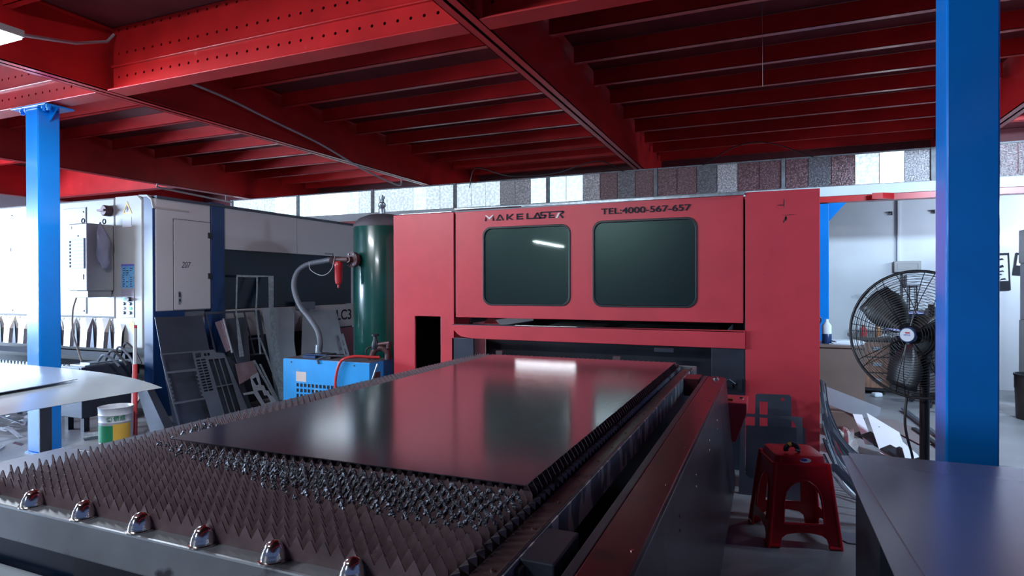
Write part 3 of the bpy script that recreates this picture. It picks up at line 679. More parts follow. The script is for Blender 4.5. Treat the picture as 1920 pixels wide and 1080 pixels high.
build(MB().lathe([(0.055, 0), (0.055, 0.06), (0.045, 0.07)], (-6.12, YW, 2.10), axis=(0, -1, 0), n=16).box(-6.17, -6.07, YW - 0.10, YW - 0.05, 2.09, 2.11), 'rotary_switch', RUST, colp, smooth=True)
ws = build(MB().plate([(-5.93, 2.06), (-5.79, 2.06), (-5.86, 2.185)], [[(-5.907, 2.073), (-5.813, 2.073), (-5.86, 2.158)]], 0.002, (0, YW - 0.003, 0), **XZ), 'warning_triangle', YEL, colp)
build(MB().plate([(-5.868, 2.135), (-5.845, 2.135), (-5.855, 2.112), (-5.842, 2.112), (-5.87, 2.078), (-5.862, 2.103), (-5.875, 2.103)][::-1], (), 0.001, (0, YW - 0.003, 0), **XZ), 'bolt_symbol', BLACKP, ws)
build(MB().plate(rect(-5.93, -5.80, 1.93, 2.03), (), 0.001, (0, YW - 0.002, 0), **XZ), 'warning_text_plate', PAPER, colp)
cd = build(MB().plate(rect(-5.95, -5.763, 1.325, 1.56), (), 0.003, (0, YW - 0.003, 0), **XZ), 'instruction_card', CARD, colp)
build(MB().box(-5.95, -5.763, YW - 0.0045, YW - 0.003, 1.545, 1.562), 'card_header', LBLUE, cd)
tx = MB()
for k in range(9):
    for x in (-5.93, -5.88, -5.82):
        if rnd.random() < 0.75: tx.box(x, x + rnd.uniform(0.02, 0.04), YW - 0.0040, YW - 0.003, 1.34 + k * 0.022, 1.347 + k * 0.022)
build(tx, 'card_text', LETTER, cd)
cpn = build(MB().plate(rect(-5.953, -5.763, 1.033, 1.318), (), 0.006, (0, YW - 0.006, 0), **XZ), 'control_panel', GREYPAN, colp, bevel=0.002)
for i, (x, z, mm) in enumerate(((-5.905, 1.215, LEDG), (-5.815, 1.125, LEDG), (-5.905, 1.125, PAPER), (-5.905, 1.17, GREYP), (-5.815, 1.17, GREYP), (-5.905, 1.08, GREYP), (-5.815, 1.08, GREYP))):
    build(MB().lathe([(0.016, 0), (0.016, 0.008), (0.010, 0.012), (0, 0.012)], (x, YW - 0.006, z), axis=(0, -1, 0), n=14), 'indicator_lamp' if mm is LEDG else 'push_button', mm, cpn)
build(MB().lathe([(0.022, 0), (0.022, 0.02), (0.015, 0.022)], (-5.82, YW - 0.006, 1.215), axis=(0, -1, 0), n=14).box(-5.855, -5.785, YW - 0.045, YW - 0.025, 1.205, 1.225), 'selector_knob', BLACKP, cpn)
build(MB().plate([(-5.80, 1.0), (-5.77, 0.985), (-5.76, 0.86), (-5.79, 0.87), (-5.85, 0.98)][::-1], (), 0.001, (0, YW - 0.002, 0), **XZ), 'worn_label', YEL, colp)
# bellows skirt
sk = MB(); xs = -9.3; prev = None
pts = []
x = -9.3
while x < -6.06:
    pts += [(x, 0.0), (x + 0.10, -0.05), (x + 0.22, -0.06)]
    x += 0.265
top = [Vector((p[0], YW + 0.03 + p[1] * 0.15, 1.02)) for p in pts]; mid = [Vector((p[0], YW + 0.03 + p[1] * 1.1, 0.88)) for p in pts]
bot = [Vector((p[0], YW + 0.03 + p[1] * 1.3, 0.72)) for p in pts]
n_ = len(pts)
fs = []
for r_ in range(2):
    for i in range(n_ - 1): fs.append((r_ * n_ + i, r_ * n_ + i + 1, (r_ + 1) * n_ + i + 1, (r_ + 1) * n_ + i))
sk.add(top + mid + bot, fs)
so = build(sk, 'bellows', SILVER, WM)
sm = so.modifiers.new('solid', 'SOLIDIFY'); sm.thickness = 0.006
fold = MB()
x = -9.3
while x < -6.06:
    fold.plate([(x - 0.01, 0.72), (x + 0.055, 0.72), (x + 0.035, 0.96)], (), 0.01, (0, YW - 0.03, 0), **XZ); x += 0.265
build(fold, 'bellows_fold', DARK2, WM)
bh = MB()
for k in range(12): bh.lathe([(0.012, 0), (0.012, 0.006), (0, 0.008)], (-8.9 + 0.255 * k, YW - 0.0, 1.005), axis=(0, -1, 0), n=8)
build(bh, 'rivet', GREYPAN, WM)
# inner lifting bed glimpsed under the skirt
ib = build(MB().box(-9.3, -6.3, 3.92, 4.5, 0.40, 0.50), 'inner_bed', DARK2, WM)
tb = MB()
for k in range(48): tb.hexa([(-9.2 + 0.06 * k, 3.93, 0.50), (-9.15 + 0.06 * k, 3.93, 0.50), (-9.15 + 0.06 * k, 3.95, 0.50), (-9.2 + 0.06 * k, 3.95, 0.50)], [(-9.185 + 0.06 * k, 3.93, 0.545), (-9.165 + 0.06 * k, 3.93, 0.545), (-9.165 + 0.06 * k, 3.95, 0.545), (-9.185 + 0.06 * k, 3.95, 0.545)])
build(tb, 'inner_teeth', GALV, WM)
build(MB().box(-9.3, -6.05, YW + 0.1, YW + 0.18, 0.60, 0.66), 'cross_rail', NAVYG, WM)

# cooling unit hanging on the white front
AC = thing('cooling_unit', (-6.15, 3.94, 1.30), 'white box-shaped cooling unit hung on the white machine front', 'cooling unit')
ax0, ax1, ay = -6.33, -6.05, 3.80
acb = build(B(ax0, ax1, ay, YW - 0.01, 1.30, 1.955), 'housing', WHITE, AC, bevel=0.01)
gr = MB()
build(MB().plate(rect(ax0 + 0.02, ax1 - 0.035, 1.515, 1.81), [rect(ax0 + 0.03, ax1 - 0.045, 1.528 + 0.034 * k, 1.549 + 0.034 * k) for k in range(8)], 0.012, (0, ay - 0.010, 0), **XZ), 'grille_frame', PAPER, acb)
build(B(ax0 + 0.025, ax1 - 0.04, ay - 0.002, ay, 1.52, 1.805), 'grille_shadow_box', DARK2, acb)
build(B(ax0 + 0.13, ax1 - 0.05, ay - 0.006, ay, 1.41, 1.46), 'display', GREYPAN, acb)
build(B(ax0 + 0.11, ax0 + 0.15, ay - 0.006, ay, 1.825, 1.84), 'lock', BLACKP, acb)
build(B(ax0 + 0.015, ax0 + 0.05, ay - 0.003, ay, 1.90, 1.93), 'emblem', GREYPAN, acb)
build(B(ax0 + 0.09, ax1 - 0.02, ay + 0.02, YW - 0.02, 1.235, 1.30), 'drain_tray', WHITE, acb, bevel=0.004)
for x, y in ((-6.20, 3.86), (-6.07, 3.98)):
    ring = [(x + 0.022 * math.cos(a), y, 1.985 + 0.022 * math.sin(a)) for a in [2 * PI * k / 14 for k in range(15)]]
    build(MB().tube(ring, 0.006, 6, cap=False), 'lifting_eye', DARK2, acb)
o = build(MB().tube(spline([(-6.18, 3.78, 1.235), (-6.17, 3.74, 1.10), (-6.10, 3.70, 0.90), (-5.95, 3.66, 0.72), (-5.88, 3.64, 0.645)]), 0.008, 6), 'drain_hose', BEIGE, smooth=True)
tag(o, 'thin beige hose hanging down from the cooling unit', 'hose')
bagm = MB()
prof = [(0.0, 1.97, 0.008), (0.0, 1.93, 0.02), (0.01, 1.86, 0.05), (0.02, 1.76, 0.075), (0.02, 1.66, 0.07), (0.03, 1.58, 0.055), (0.03, 1.52, 0.02)]
vs = []
for (dx, z, r_) in prof:
    for k in range(14):
        a = 2 * PI * k / 14; q = 1 + 0.22 * math.sin(3 * a + z * 20) * rnd.uniform(0.5, 1)
        vs.append((-6.005 + dx * 0.5 + 0.40 * r_ * q * math.cos(a) , 3.90 + dx + r_ * 0.9 * q * math.sin(a), z))
fs = [(i * 14 + k, i * 14 + (k + 1) % 14, (i + 1) * 14 + (k + 1) % 14, (i + 1) * 14 + k) for i in range(len(prof) - 1) for k in range(14)]
fs += [tuple(range(14)), tuple(range((len(prof) - 1) * 14, len(prof) * 14))]
bagm.add(vs, fs)
o = build(bagm, 'plastic_bag', BAG, smooth=True); tag(o, 'crumpled grey bag hanging from the cooling unit corner', 'bag')

# low dark cabinet, pink glow plate, red and white pole, tin, scrap
LC = thing('low_cabinet', (-5.98, 3.95, 0), 'low dark steel box under the white machine front', 'cabinet')
build(B(-6.12, -5.80, 3.59, 4.06, 0.13, 0.60), 'body', DARK2, LC, bevel=0.006)
build(MB().box(-6.05, -5.83, 3.64, 4.05, 0.60, 0.612).box(-6.0, -5.86, 3.7, 3.98, 0.612, 0.625), 'lid', GALV, LC, bevel=0.003)
build(B(-6.10, -5.83, 3.585, 3.59, 0.40, 0.59), 'end_panel', GREYP, LC)
for x, y in ((-6.1, 3.62), (-5.87, 3.98), (-5.87, 3.62)): build(B(x, x + 0.05, y, y + 0.05, 0, 0.13), 'foot', DARK, LC)
for k in range(4):
    o = build(MB().tube(spline([(-5.86, 3.78 + 0.07 * k, 0.636), (-5.75, 3.76 + 0.07 * k, 0.70 + 0.03 * k), (-5.64, 3.77 + 0.07 * k, 0.66 + 0.02 * k), (-5.56, 3.78 + 0.07 * k, 0.60)]), 0.011, 6), 'black_cable', BLACKP if k % 2 else GREYP, smooth=True)
    tag(o, 'cable looping over the low dark box beside the red and white pole', 'cable', 'cables over the low dark box')
o = build(MB().hexa([(-6.9, 4.15, 0.0), (-6.0, 4.15, 0.0), (-6.0, 4.17, 0.0), (-6.9, 4.17, 0.0)], [(-6.9, 4.4, 0.34), (-6.0, 4.4, 0.34), (-6.0, 4.42, 0.34), (-6.9, 4.42, 0.34)]), 'pink_glow_plate', mat('painted_pink_glow', (0.62, 0.40, 0.36), 0.45, metal=0.2, var=0.2, scale=4)); tag(o, 'sloping plate painted as the pinkish glow between the column and the paint tin', 'plate')  # reflected pinkish glow near the floor put into this plate's colour
po = thing('barrier_pole', (-5.22, 3.62, 0.0), 'thin red and white pole leaning beside the paint tin', 'pole')
a0, a1 = Vector((-5.195, 3.665, 0.0)), Vector((-5.43, 3.84, 0.98))
for t0, t1, mm, nm in ((0.0, 0.64, MAUVE if False else FILT, 'red_section'), (0.64, 0.97, CABLEW, 'white_section'), (0.97, 1.0, FILT, 'tip')):
    build(MB().tube([a0.lerp(a1, t0), a0.lerp(a1, t1)], 0.021 if t0 == 0 else 0.016, 10), nm, mm, po, smooth=True)
TN = thing('paint_tin', (-5.2, 3.5, 0), 'dented white, green and yellow paint tin on the floor', 'tin')
tc_ = (-5.2, 3.5, 0.0)
tb = build(MB().lathe([(0.122, 0.0), (0.126, 0.01), (0.126, 0.185), (0.129, 0.19), (0.126, 0.195), (0.128, 0.245), (0.131, 0.25), (0.128, 0.255), (0.131, 0.305), (0.134, 0.31), (0.128, 0.312), (0.122, 0.30), (0.118, 0.05), (0.0, 0.04)], tc_, n=32), 'can', TINW, TN, smooth=True)
def band(z0, z1, a0_, a1_, r=0.1275, slant=0.0):
    mb = MB(); n = 20; vs = []
    for i in range(n + 1):
        a = math.radians(a0_ + (a1_ - a0_) * i / n)
        vs.append((tc_[0] + r * math.cos(a), tc_[1] + r * math.sin(a), z0)); 
        a2 = a + (slant if i in (0,) else 0)
        vs.append((tc_[0] + r * math.cos(a), tc_[1] + r * math.sin(a), z1))
    mb.add(vs, [(2 * i, 2 * i + 2, 2 * i + 3, 2 * i + 1) for i in range(n)])
    return mb
for z0, z1, a0_, a1_, mm, nm in ((0.02, 0.165, -150, -44, GRN, 'green_band'), (0.02, 0.175, -44, 20, YEL, 'yellow_band')):
    ob = build(band(z0, z1, a0_, a1_), nm, mm, tb); q = ob.modifiers.new('solid', 'SOLIDIFY'); q.thickness = 0.0006
# mark and characters on the tin face the camera side
va = math.radians(-38)
tu = Vector((-math.sin(va), math.cos(va), 0)); tn_ = Vector((math.cos(va), math.sin(va), 0))
ctr = Vector(tc_) + tn_ * 0.1295
ring = MB(); N_ = 18
lo = ctr + tu * -0.042 + Vector((0, 0, 0.221))
for k in range(N_):
    pass
def on_can(p):   # wrap a flat (u, z) mark round the tin
    a = va + p[0] / 0.1295
    return Vector((tc_[0] + 0.1297 * math.cos(a), tc_[1] + 0.1297 * math.sin(a), p[1]))
rg = [on_can((-0.042 + 0.021 * math.cos(2 * PI * k / N_), 0.222 + 0.019 * math.sin(2 * PI * k / N_))) for k in range(N_ + 1)]
c_ = [on_can((-0.042 + 0.011 * math.cos(math.radians(50 + 26 * k)), 0.222 + 0.010 * math.sin(math.radians(50 + 26 * k)))) for k in range(11)]
mk = MB().tube(rg, 0.0017, 5, cap=False).tube(c_, 0.0017, 5)
build(mk, 'round_mark', GRN, tb)
tm_ = text_mb('\u4fa8\u6210', 0.046, (0, 0, 0), (1, 0, 0), (0, 0, 1), 0.0008, 0.0006)
tm_.v = [on_can((v.x - 0.010, 0.208 + v.z)) + tn_ * (-v.y) * 0.5 for v in tm_.v]
build(tm_, 'characters', GRN, tb)
# scrap heap on the floor at left: a tangle nobody could count
sh = MB()
for k in range(150):
    x = rnd.uniform(-7.4, -5.62); y = rnd.uniform(2.85, 4.0)
    if x > -6.5 and y > 3.2: continue
    l = rnd.uniform(0.08, 0.35); ww = rnd.uniform(0.01, 0.05); z = rnd.uniform(0.005, 0.09)
    a = rnd.uniform(-0.7, 0.7); tl = rnd.uniform(-0.25, 0.25)
    mb = MB().box(-l / 2, l / 2, -ww / 2, ww / 2, -0.001, 0.001)
    mb.xf(Matrix.Translation((x, y, z + abs(tl) * l / 2)) @ Matrix.Rotation(a, 4, 'Z') @ Matrix.Rotation(tl, 4, 'Y') @ Matrix.Rotation(rnd.uniform(-0.4, 0.4), 4, 'X'))
    sh.add(mb.v, mb.f)
o = build(sh, 'scrap_heap', mat('scrap_bright', (0.34, 0.36, 0.42), 0.22, metal=0.8, var=0.6, scale=9)); tag(o, 'tangled heap of steel scrap on the floor left of the blue column', 'scrap', kind='stuff')
o = build(MB().tube([(-5.50, 3.42, 0.03), (-5.36, 3.55, 0.05), (-5.29, 3.72, 0.16)], [0.03, 0.035, 0.01], 4), 'bent_offcut', GALV); tag(o, 'bent grey offcut on the floor left of the paint tin', 'offcut')

# stacked bright sheets in the left foreground
def sag(x, y):
    d = max(0.0, -3.56 - x)
    return 0.700 + 0.075 * (1 - math.exp(-d / 0.30)) * min(1, max(0.15, (y - 1.0) / 1.5))
def sheet_grid(x0, x1, y0, y1, f, th, nx=24, ny=12):
    mb = MB(); vs = []
    for lay in (0, th):
        for i in range(nx + 1):
            for j in range(ny + 1):
                x = x0 + (x1 - x0) * i / nx; y = y0 + (y1 - y0) * j / ny
                vs.append((x, y, f(x, y) + lay))
    s_ = (nx + 1) * (ny + 1); fs = []
    for i in range(nx):
        for j in range(ny):
            a = i * (ny + 1) + j; b = a + ny + 1
            fs.append((a, a + 1, b + 1, b)); fs.append((s_ + a, s_ + b, s_ + b + 1, s_ + a + 1))
    edge = [i * (ny + 1) for i in range(nx + 1)] + [nx * (ny + 1) + j for j in range(1, ny + 1)] + [i * (ny + 1) + ny for i in range(nx - 1, -1, -1)] + [j for j in range(ny - 1, 0, -1)]
    for k in range(len(edge)):
        a, b = edge[k], edge[(k + 1) % len(edge)]; fs.append((a, b, s_ + b, s_ + a))
    return mb.add(vs, fs)
o = build(sheet_grid(-6.0, -3.55, 0.9, 2.69, sag, 0.0015), 'steel_sheet', SHEETL, smooth=True)
tag(o, 'lower bright steel sheet with a drooping corner at the left edge', 'sheet')
o = build(sheet_grid(-6.0, -3.95, 0.9, 2.42, lambda x, y: sag(x, y) + 0.004 + 0.012 * max(0, (x + 5.2) / 1.25), 0.004), 'steel_sheet', SHEETL, smooth=True)
tag(o, 'smaller bright steel sheet lying on top of the lower one at left', 'sheet')
ss = thing('sheet_trestle', (-5.5, 1.6, 0), 'low trestle under the bright sheets at left', 'trestle')
build(MB().box(-5.9, -5.1, 1.0, 2.0, 0.62, 0.69), 'top_frame', DARK2, ss)
for x in (-5.85, -5.2):
    for y in (1.05, 1.9): build(B(x, x + 0.06, y, y + 0.06, 0, 0.62), 'leg', DARK2, ss)
o = build(B(-3.6, -2.30, 0.80, 1.36, 0.29, 0.30), 'steel_sheet', SHEETL); tag(o, 'pale sheet corner low down at the bottom left of the photo', 'sheet')
pl = build(MB().box(-3.55, -3.45, 0.9, 1.3, 0, 0.289).box(-2.55, -2.45, 0.9, 1.3, 0, 0.29), 'sheet_skid', DARK2); tag(pl, 'pair of dark skids under the low pale sheet', 'skid')
#SPLIT3
# ------------------------------------------------------------------ offcuts leaning on the side of the white machine
def lean_sheet(name, outer, holes, xb, s, th, m_, label, group=None, cat='sheet', bend=0.0):
    k = math.sqrt(1 + s * s)
    mb = MB().plate(outer, holes, th, (xb, 0, 0), (0, 1, 0), (-s / k, 0, 1 / k))
    o = build(mb, name, m_)
    return tag(o, label, cat, group)
G1 = 'offcuts leaning on the white machine'
lean_sheet('steel_offcut', [(3.938, 0.02), (4.479, 0.02), (4.581, 1.116), (4.049, 1.126)], [], -5.03, .40, 0.003, DARK2, 'large plain dark steel plate, leftmost of the leaning offcuts', G1)
holes = [[(3.975, 0.758), (3.962, 0.592), (4.280, 0.583), (4.293, 0.749)]]
b_l = [(3.967, 0.573), (3.966, 0.545)]
for k in range(6):
    z = 0.53 - 0.04 * k; y = 3.964 - 0.003 * k
    b_l += [(y, z), (y + 0.018, z - 0.006), (y + 0.018, z - 0.018), (y, z - 0.024)]
b_l += [(3.945, 0.293), (4.266, 0.283)]
for k in range(6):
    z = 0.30 + 0.04 * k; y = 4.266 + 0.0016 * k
    b_l += [(y, z), (y - 0.018, z + 0.006), (y - 0.018, z + 0.018), (y, z + 0.024)]
b_l += [(4.275, 0.558)]
holes.append(b_l)
holes.append([(3.948, 0.273), (3.944, 0.07), (4.279, 0.07), (4.279, 0.265)])
holes += [[(4.317, 0.735), (4.31, 0.688), (4.375, 0.690), (4.39, 0.738)]]
for k in range(12):
    z1 = 0.668 - 0.0285 * k; sh_ = -0.0012 * k
    for (ya, yb) in ((4.303, 4.352), (4.362, 4.412)):
        holes.append([(ya + sh_, z1), (ya + sh_, z1 - 0.018), (yb + sh_, z1 - 0.016), (yb + sh_, z1 + 0.002)])
for (ya, yb, z0, z1) in ((4.445, 4.500, 0.372, 0.655), (4.512, 4.566, 0.372, 0.652), (4.580, 4.640, 0.372, 0.650), (4.442, 4.500, 0.06, 0.358), (4.512, 4.568, 0.06, 0.358), (4.580, 4.645, 0.06, 0.358)):
    holes.append([(ya, z0), (yb, z0), (yb, z1), (ya, z1)])
for (ya, yb) in ((4.410, 4.440), (4.450, 4.480)):
    holes.append([(ya, 0.695), (yb, 0.695), (yb + 0.003, 0.725), (ya + 0.003, 0.725)])
lean_sheet('skeleton_sheet', [(3.925, 0.03), (4.735, 0.03), (4.655, 0.700), (4.560, 0.715), (4.545, 0.752), (3.957, 0.772)], holes, -4.95, .42, 0.003, GREYP, 'grey skeleton sheet with a fine slot grid and big windows cut out', G1)
lean_sheet('steel_offcut', [(4.40, 0.03), (4.80, 0.03), (4.79, 0.56), (4.64, 0.72), (4.42, 0.72)], [], -4.968, .42, 0.003, DARK, 'dark plate showing through the long slots of the skeleton sheet', G1)
lean_sheet('steel_offcut', [(4.668, 0.712), (4.730, 0.728), (4.749, 1.069), (4.645, 1.045)], [], -4.935, .42, 0.003, MAUVE, 'narrow mauve strip with a bright right edge', G1)
lean_sheet('edge_strip', [(4.725, 0.70), (4.737, 0.70), (4.760, 1.085), (4.748, 1.085)], [], -4.918, .42, 0.012, LIGHTP, 'thin bright strip along the mauve strip', G1, 'strip')
lean_sheet('steel_offcut', [(4.809, 0.545), (4.990, 0.57), (5.117, 1.069), (4.809, 1.068)], [], -5.0, .40, 0.003, DARK2, 'dark rectangular plate right of the narrow mauve strip', G1)
lean_sheet('steel_offcut', [(4.72, 0.347), (4.874, 0.389), (5.001, 0.438), (4.985, 0.577), (4.743, 0.568)], [], -4.945, .42, 0.003, MAUVE, 'sparkling mauve plate under the dark rectangular plate', G1)
lean_sheet('notched_strip', [(4.895, 0.06), (5.104, 0.06), (5.07, 0.150), (5.035, 0.185), (5.035, 0.225), (5.0, 0.235), (4.992, 0.295), (4.962, 0.300), (4.974, 0.444), (4.90, 0.43), (4.851, 0.406), (4.84, 0.256), (4.697, 0.256), (4.702, 0.234), (4.833, 0.228)],
           [[(4.885, 0.25), (4.93, 0.10), (5.02, 0.10), (5.0, 0.18), (4.96, 0.185), (4.955, 0.245), (4.92, 0.25)], [(4.87, 0.385), (4.895, 0.31), (4.935, 0.315), (4.93, 0.40)]], -4.91, .42, 0.003, LIGHTP, 'pale notched offcut with a zigzag edge and a side arm', G1, 'offcut')
for i, (ya, yb, z1, yc, lab) in enumerate(((5.008, 5.043, 0.573, 5.17, 'first'), (5.202, 5.225, 0.823, 5.27, 'second'), (5.10, 5.125, 0.52, 5.20, 'third'))):
    lean_sheet('long_strip', [(yc - 0.01, 0.03), (yc + 0.02, 0.03), (yb, z1), (ya, z1)], [], -4.975 - 0.01 * i, .42, 0.004, GALV, ['galvanised strip left of the notched offcut top', 'longest galvanised strip, standing right of the notched offcut', 'shortest galvanised strip behind the notched offcut'][i], G1, 'strip')
k = math.sqrt(1 + .24 * .24)
lean_sheet('tall_frame_offcut', [(4.86, 0.60), (4.922, 0.60), (4.937, 1.10), (5.035, 1.485), (5.30, 1.482), (5.265, 1.333), (5.195, 1.1), (5.14, 0.6), (5.165, 0.6), (5.215, 1.10), (5.285, 1.333), (5.325, 1.487), (5.484, 1.492), (5.405, 1.134), (5.345, 0.80), (5.30, 0.05), (5.42, 0.05), (5.43, 0.72), (5.465, 1.076), (5.569, 1.503), (5.021, 1.508), (4.918, 1.10)],
           [], -5.09, .24, 0.003, GALV, 'tall thin-framed offcut rising highest of the leaning pieces', G1, 'offcut')
lean_sheet('steel_offcut', [(5.30, 0.05), (5.70, 0.05), (5.782, 0.697), (5.901, 1.051), (5.875, 1.118), (5.396, 1.136)], [], -5.13, .3, 0.003, LIGHTP, 'pale sheet with a curved edge behind the tall framed offcut', G1)
lean_sheet('wire_frame_offcut', [(4.62, 0.60), (5.30, 0.60), (5.36, 1.12), (4.62, 1.13)], [rect(4.64, 4.98, 0.62, 1.10), rect(5.0, 5.12, 0.80, 1.10), rect(5.0, 5.12, 0.62, 0.78), rect(5.14, 5.28, 0.80, 1.10), rect(5.14, 5.28, 0.62, 0.78)], -5.10, .33, 0.003, DARK2, 'dark thin cut frame showing between the leaning plates', G1, 'offcut')
lean_sheet('steel_offcut', [(5.60, 0.03), (6.56, 0.03), (6.626, 0.323), (6.751, 1.092), (6.116, 1.111)], [], -5.07, .41, 0.003, LIGHTP, 'pale blank sheet leaning behind the curving hose', G1)
lean_sheet('toothed_strip', [(6.52, 0.05), (6.64, 0.05), (6.70, 0.755), (6.60, 0.745)], [[(6.575 + 0.014 * j, 0.20 + 0.13 * j), (6.605 + 0.014 * j, 0.20 + 0.13 * j), (6.605 + 0.014 * j, 0.28 + 0.13 * j), (6.575 + 0.014 * j, 0.28 + 0.13 * j)] for j in range(4)], -5.03, .42, 0.003, LIGHTP, 'narrow pale strip with slots beside the pale blank sheet', G1, 'strip')
o = build(B(-5.498, -5.42, 5.98, 6.26, 1.04, 1.14), 'small_box', GREYP, bevel=0.004); tag(o, 'small grey box above the pale blank sheet', 'box')
build(B(-5.50, -5.45, 6.0, 6.2, 1.02, 1.045), 'box_shelf', GREYP, o) if False else None
o = build(B(-5.49, -5.44, 6.70, 7.14, 0.0, 0.755), 'mauve_panel', mat('mauve_red', (0.20, 0.05, 0.075), 0.5, var=0.1)); tag(o, 'dull red panel under the model lettering beside the tank', 'panel')
o = build(MB().hexa([(-5.22, 3.83, 0.0), (-4.99, 3.83, 0.0), (-4.99, 3.925, 0.0), (-5.22, 3.925, 0.0)], [(-5.47, 3.86, 0.44), (-5.34, 3.86, 0.44), (-5.34, 3.925, 0.44), (-5.47, 3.925, 0.44)]), 'dark_offcut_pile', DARK2); tag(o, 'dark leaning offcut between the pole and the plain dark plate', 'offcut')

# ------------------------------------------------------------------ air tank
TK = thing('air_tank', (-3.64, 5.25, 0), 'tall dark green compressed air tank beside the red machine', 'tank')
tx_, ty_ = -3.655, 5.25
sh_ = build(MB().lathe([(0.28, 0.12), (0.305, 0.16), (0.305, 1.93), (0.300, 1.945)], (tx_, ty_, 0), n=48), 'shell', GREEN, TK, smooth=True)
build(MB().lathe([(0.303, 1.935), (0.303, 1.96), (0.285, 1.99), (0.24, 2.03), (0.16, 2.062), (0.06, 2.078), (0, 2.08)], (tx_, ty_, 0), n=48), 'dome', DUST, TK, smooth=True)
build(MB().lathe([(0.030, 2.07), (0.030, 2.10), (0.036, 2.10), (0.036, 2.13), (0.026, 2.14), (0.040, 2.16), (0.040, 2.185), (0.024, 2.20), (0.022, 2.235), (0.030, 2.235), (0.030, 2.26), (0.016, 2.262), (0.016, 2.275), (0, 2.275)], (tx_ - 0.02, ty_, 0), n=16), 'safety_valve', GALV, TK, smooth=True)
for k in range(3):
    a = 2 * PI * k / 3
    build(B(tx_ + 0.25 * math.cos(a) - 0.03, tx_ + 0.25 * math.cos(a) + 0.03, ty_ + 0.25 * math.sin(a) - 0.03, ty_ + 0.25 * math.sin(a) + 0.03, 0, 0.16), 'foot', GREEN, TK)
# outlet flange facing the camera side
fa = Vector((-0.12, -0.99, 0)).normalized()
fo = Vector((tx_ - 0.07, ty_, 1.60))
flg = build(MB().lathe([(0.045, 0.27), (0.045, 0.335), (0.075, 0.335), (0.075, 0.352), (0.07, 0.356), (0.075, 0.36), (0.075, 0.378), (0.03, 0.385), (0.03, 0.43)], fo, axis=fa, n=24), 'outlet_flange', RUST, TK, smooth=True)
for k in range(6):
    a = 2 * PI * k / 6; v = Vector((1, 0, 0)) * math.cos(a) * 0.058 + Vector((0, 0, 1)) * math.sin(a) * 0.058
    build(MB().lathe([(0.010, 0.326), (0.010, 0.388)], fo + v, axis=fa, n=6), 'flange_bolt', DARK2, flg)
fe = fo + fa * 0.42
AF = thing('air_filter', (fe.x - 0.1, fe.y, fe.z - 0.28), 'red bowl-shaped air filter hanging at the tank outlet', 'filter')
fx, fy = fe.x - 0.11, fe.y - 0.01
build(MB().tube([fe, (fx, fy, fe.z), (fx - 0.10, fy, fe.z)], 0.026, 12), 'pipe_tee', RUST, AF, smooth=True)
build(MB().lathe([(0.030, -0.02), (0.042, -0.04), (0.042, -0.075), (0.038, -0.08), (0.036, -0.20), (0.030, -0.235), (0.012, -0.245), (0.012, -0.275), (0.006, -0.28), (0, -0.28)], (fx, fy, fe.z), n=20), 'filter_bowl', FILT, AF, smooth=True)
build(MB().tube([(fx - 0.06, fy - 0.01, fe.z + 0.02), (fx - 0.06, fy - 0.01, fe.z + 0.055), (fx - 0.15, fy - 0.02, fe.z + 0.062)], 0.007, 6), 'valve_lever', DARK, AF)
hp = [(-4.01, 4.68, 0.697), (-4.0, 4.68, 0.73), (-3.995, 4.68, 0.80), (-4.03, 4.69, 0.905), (-4.14, 4.71, 1.02), (-4.27, 4.73, 1.13), (-4.36, 4.75, 1.26), (-4.385, 4.76, 1.38), (-4.35, 4.78, 1.49), (-4.25, 4.80, 1.555), (-4.08, 4.82, 1.585), (fx - 0.08, fy, fe.z)]
AH = thing('air_hose', (-4.0, 4.68, 0.66), 'thick grey air hose curving from the blue box up to the tank', 'hose')
build(MB().tube(spline(hp), 0.027, 14), 'hose', RUBBER, AH, smooth=True)
build(MB().tube([(-4.012, 4.68, 0.697), (-4.005, 4.68, 0.775)], 0.033, 12), 'hose_clamp', GALV, AH, smooth=True)
build(MB().tube([(-3.93, 4.79, 1.585), (fx - 0.07, fy, fe.z)], 0.033, 12), 'hose_socket', RUST, AH, smooth=True)
o = build(MB().tube(spline([(fx - 0.02, fy - 0.03, fe.z + 0.03), (fx - 0.05, fy - 0.05, fe.z - 0.10), (fx - 0.16, fy - 0.05, fe.z - 0.155), (fx - 0.30, fy - 0.05, fe.z - 0.10), (fx - 0.33, fy - 0.04, fe.z - 0.02)]), 0.0035, 5), 'thin_wire', CABLEW, smooth=True)
tag(o, 'thin pale wire looping under the thick hose', 'wire')

# ------------------------------------------------------------------ blue air dryer
DY = thing('air_dryer', (-3.78, 4.69, 0), 'bright blue air dryer box with a black square grille', 'air dryer')
dz = 0.652
body = build(MB().box(-4.283, -3.287, 4.505, 4.875, 0.05, dz), 'body', BLUE2, DY, bevel=0.005)
build(B(-4.28, -3.29, 4.51, 4.87, dz - 0.002, dz + 0.003), 'dusty_top', DUST, DY)
build(MB().plate(rect(-4.281, -3.29, 0.06, dz - 0.006), [rect(-4.12 + 0.045 * i, -4.12 + 0.045 * i + 0.030, 0.425 - 0.050 * j - 0.032, 0.425 - 0.050 * j) for i in range(12) for j in range(6)], 0.006, (0, 4.499, 0), **XZ), 'front_panel', BLUE2, body)
build(B(-4.13, -3.57, 4.5045, 4.506, 0.11, 0.44), 'grille_backing', BLACK, body)
build(MB().plate(rect(-4.125, -4.005, 0.442, 0.535), (), 0.001, (0, 4.4985, 0), **XZ), 'rating_label', mat('label_pink', (0.62, 0.50, 0.46), 0.6, var=0.04), body)
build(B(-3.2868, -3.2855, 4.55, 4.66, 0.43, 0.56), 'side_label', RUST, body)
pv = MB()
